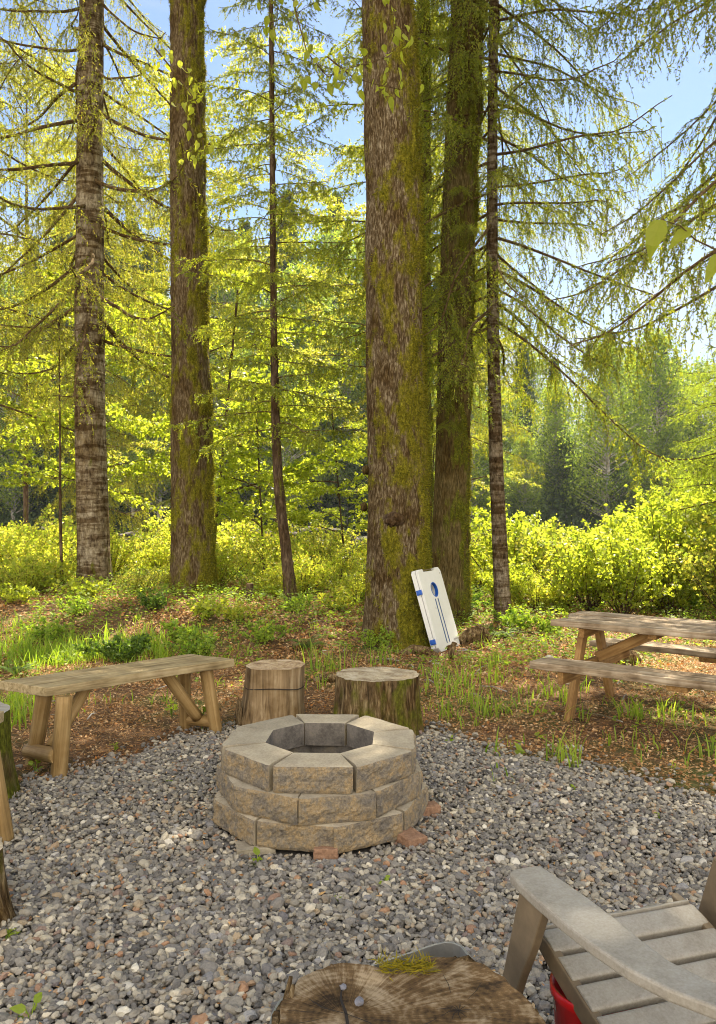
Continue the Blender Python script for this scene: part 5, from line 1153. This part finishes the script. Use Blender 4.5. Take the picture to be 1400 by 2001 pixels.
hangspray('leafy_branch', 'leafy twig crossing the upper part of the central trunk', [(640, 110, 4.0), (690, 150, 4.0), (740, 165, 4.0), (790, 175, 4.0)], 22, .06, 4.0, 'nearleaf', .12)
hangspray('leafy_branch', 'leafy twig hanging down the top of the central trunk', [(765, -60, 4.0), (770, 20, 4.0), (775, 60, 4.0), (760, 90, 4.0)], 20, .06, 4.0, 'nearleaf', .10)
hangspray('leafy_branch', 'leafy twig dangling left at the top beside the thin tree', [(520, -60, 4.2), (530, 20, 4.2), (540, 70, 4.2)], 12, .06, 4.2, 'nearleaf', .10)
b_ = PD(1460, 505, 2.0); e = empty('leafy_branch', b_, 'twig with a few large green leaves near the right edge against the sky', 'branch'); g = G()
g.tube([PD(px, py, 2.0)-b_ for px, py in ((1460, 505), (1400, 487), (1360, 468), (1330, 440), (1292, 428))], [.0028, .0024, .002, .0016, .001], 6); g.build('stem', M_['branch'], e)
for (x0, y0, x1, y1, nn_) in ((1292, 428, 1268, 492, (-.4, -.8, .1)), (1362, 418, 1316, 410, (.1, -.3, .9)), (1352, 446, 1310, 470, (.3, -.5, .8)), (1420, 494, 1378, 535, (-.5, -.7, .2)), (1440, 430, 1392, 400, (.2, -.6, .6))):
    p0, p1 = PD(x0, y0, 2.0)-b_, PD(x1, y1, 1.98)-b_; L = np.linalg.norm(p1-p0); g = G(); leaf6(g, p0[None], (p1-p0)[None], unit(np.array([nn_], float)), np.array([L]), L*.55, .25); g.build('leaf', M_['nearleaf'], e)
hangspray('leafy_branch', 'pale green maple sprig in front of the mossy left trunk', [(300, 90, 9.0), (350, 150, 9.0), (385, 200, 9.0), (400, 300, 9.0)], 60, .10, 9.0, 'maple', .35)
# ------------------------------------------------------------------ far bank trees and driftwood
rng = np.random.default_rng(99); random.seed(99)
def fartree(name, kind, h, nm):
    e = empty(name, (0, 0, 0), 'x', 'tree'); g = G(); gs = G()
    s = np.linspace(0, 1, 10); gs.tube(np.stack([np.sin(s*2)*.3, np.cos(s*3)*.2, s*h*.95], -1), .22*(1-s*.85), 8)
    P_ = []
    if kind == 'con':
        for i in range(260):
            q = (i/260)**.8; z = h*(.08+.92*q); R_ = (1-q)*h*.16+.25; az = i*ga; k_ = 34; a = rng.random(k_)
            P_.append(np.stack([math.cos(az)*R_*a, math.sin(az)*R_*a, z-a*R_*.35+rng.normal(0, .12, k_)], -1)+rng.normal(0, .12, (k_, 3)))
            gs.tube([(0, 0, z), (math.cos(az)*R_, math.sin(az)*R_, z-R_*.35)], [.03, .01], 3)
    else:
        for i in range(210):
            q = rng.random()**.9; z = h*(.16+.82*q); R_ = h*.20*(math.sin(math.pi*min(1, .18+q*.82))**.8+.08); az = rng.uniform(0, 6.28); rr = R_*rng.uniform(.3, 1); k_ = 70
            c = np.array([math.cos(az)*rr, math.sin(az)*rr, z]); P_.append(c+rng.normal(0, 1, (k_, 3))*[.7, .7, .4]*h/20)
            gs.tube([(0, 0, z-rr*.6), c*.6+[0, 0, -rr*.25+z*.4], c], [.05, .03, .015], 4)
    p = np.concatenate(P_); n = len(p); l_ = rng.uniform(.6, 1.3, n)*(.24 if kind != 'con' else .34); leaves(g, p, rdir(n), rdir(n, .6), l_, l_*.7, .1)
    gs.build('trunk', M_['farbark'], e); g.build('crown', M_[nm], e); return e
FT = [fartree('poplar_tree', 'dec', 20, 'far_a'), fartree('poplar_tree', 'dec', 18, 'far_a'), fartree('fir_tree', 'con', 22, 'far_b'), fartree('alder_tree', 'dec', 14, 'far_b'), fartree('fir_tree', 'con', 20, 'far_b')]
FL = ['light green poplar in the tree line across the river', 'light green poplar in the tree line across the river', 'dark fir in the tree line across the river', 'darker round crowned alder in the tree line across the river', 'dark fir in the tree line across the river']
FG = ['far light green poplars', 'far light green poplars', 'far dark firs', 'far alders', 'far dark firs']
usedf = [0]*5
def fplace(i, x_, y_, s_):
    z_ = gz(x_, y_)-.2; rz = random.uniform(0, 6.28)
    if not usedf[i]:
        usedf[i] = 1; o_ = FT[i]; o_.location = (x_, y_, z_); o_.rotation_euler = (0, 0, rz); o_.scale = (s_, s_, s_); o_['label'] = FL[i]; o_['group'] = FG[i]
    else: dup(FT[i], (x_, y_, z_), rz, s_, FL[i], FG[i])
for d_, nn_, ch_, sc0 in ((80, 22, [0, 1, 3, 3], .62), (87, 20, [0, 1, 3, 2], .85), (96, 20, [0, 2, 4, 1], 1.0), (108, 20, [2, 4, 0, 3], 1.15)):
    for k_ in range(nn_):
        x_ = (-.56+1.12*(k_+random.uniform(.15, .85))/nn_)*d_; left = 1.75 if x_ < .05*d_ else (1.35 if x_ < .16*d_ else 1.0)
        fplace(random.choice(ch_), x_, d_+random.uniform(-3, 3), sc0*left*random.uniform(.85, 1.1))
# two sunlit poplars at known places on the right
for (px, d_, h_, i_) in ((1185, 78, 20.5, 0), (1285, 80, 21.5, 1), (1090, 86, 17, 0), (1240, 90, 19, 1), (1370, 84, 19, 0)):
    fplace(i_, (px-700)/FPX*d_, d_, h_/(20 if i_ == 0 else 18)*.98)
g = G(); n = 90000; y_ = rng.uniform(77, 112, n); x_ = rng.uniform(-.6, .6, n)*y_; top_ = 1.2+5.5*fbm(x_*.16, y_*.16, 3)*np.clip((y_-76)/8, .1, 1)
p = np.stack([x_, y_, hgt(x_, y_)+top_*rng.random(n)**.8], -1); l_ = rng.uniform(.25, .55, n); leaves(g, p, rdir(n), rdir(n, .6), l_, l_*.7, .1)
tag(g.build('undergrowth', M_['far_b']), 'dark undergrowth at the foot of the tree line across the river', 'undergrowth', kind='stuff')
for i in range(26):
    px = rng.uniform(0, 1000) if i > 8 else rng.uniform(400, 640); d_ = rng.uniform(70, 76); x_ = (px-700)/FPX*d_; z_ = gz(x_, d_)+rng.uniform(.2, 1.2); a = rng.uniform(-.5, .5); l_ = rng.uniform(1.5, 5)
    g = G(); g.tube([(-math.cos(a)*l_/2, rng.uniform(-.5, .5), -math.sin(a)*l_*.3), (0, 0, .1), (math.cos(a)*l_/2, 0, math.sin(a)*l_*.3)], [.16, .14, .07], 7, True)
    tag(g.build('driftwood_log', M_['driftwood'], None, Matrix.Translation((x_, d_, z_))), 'bleached driftwood log on the far river bank', 'log', 'driftwood logs on the far bank')
# ------------------------------------------------------------------ haze
if True:
    g = G(); g.box((0, 60, 30), (260, 150, 34)); hz = g.build('haze', None or plain('haze', (.8, .85, .9))); m = bpy.data.materials.new('haze_air'); m.use_nodes = True; t = m.node_tree; t.nodes.clear()
    pv = N(t, 'ShaderNodeVolumePrincipled'); pv.inputs['Color'].default_value = (.80, .88, 1, 1); pv.inputs['Density'].default_value = .00022; pv.inputs['Anisotropy'].default_value = .3
    oo = N(t, 'ShaderNodeOutputMaterial'); t.links.new(pv.outputs[0], oo.inputs['Volume']); hz.data.materials.clear(); hz.data.materials.append(m)
    tag(hz, 'thin pale haze in the air over the river', 'haze', kind='stuff')
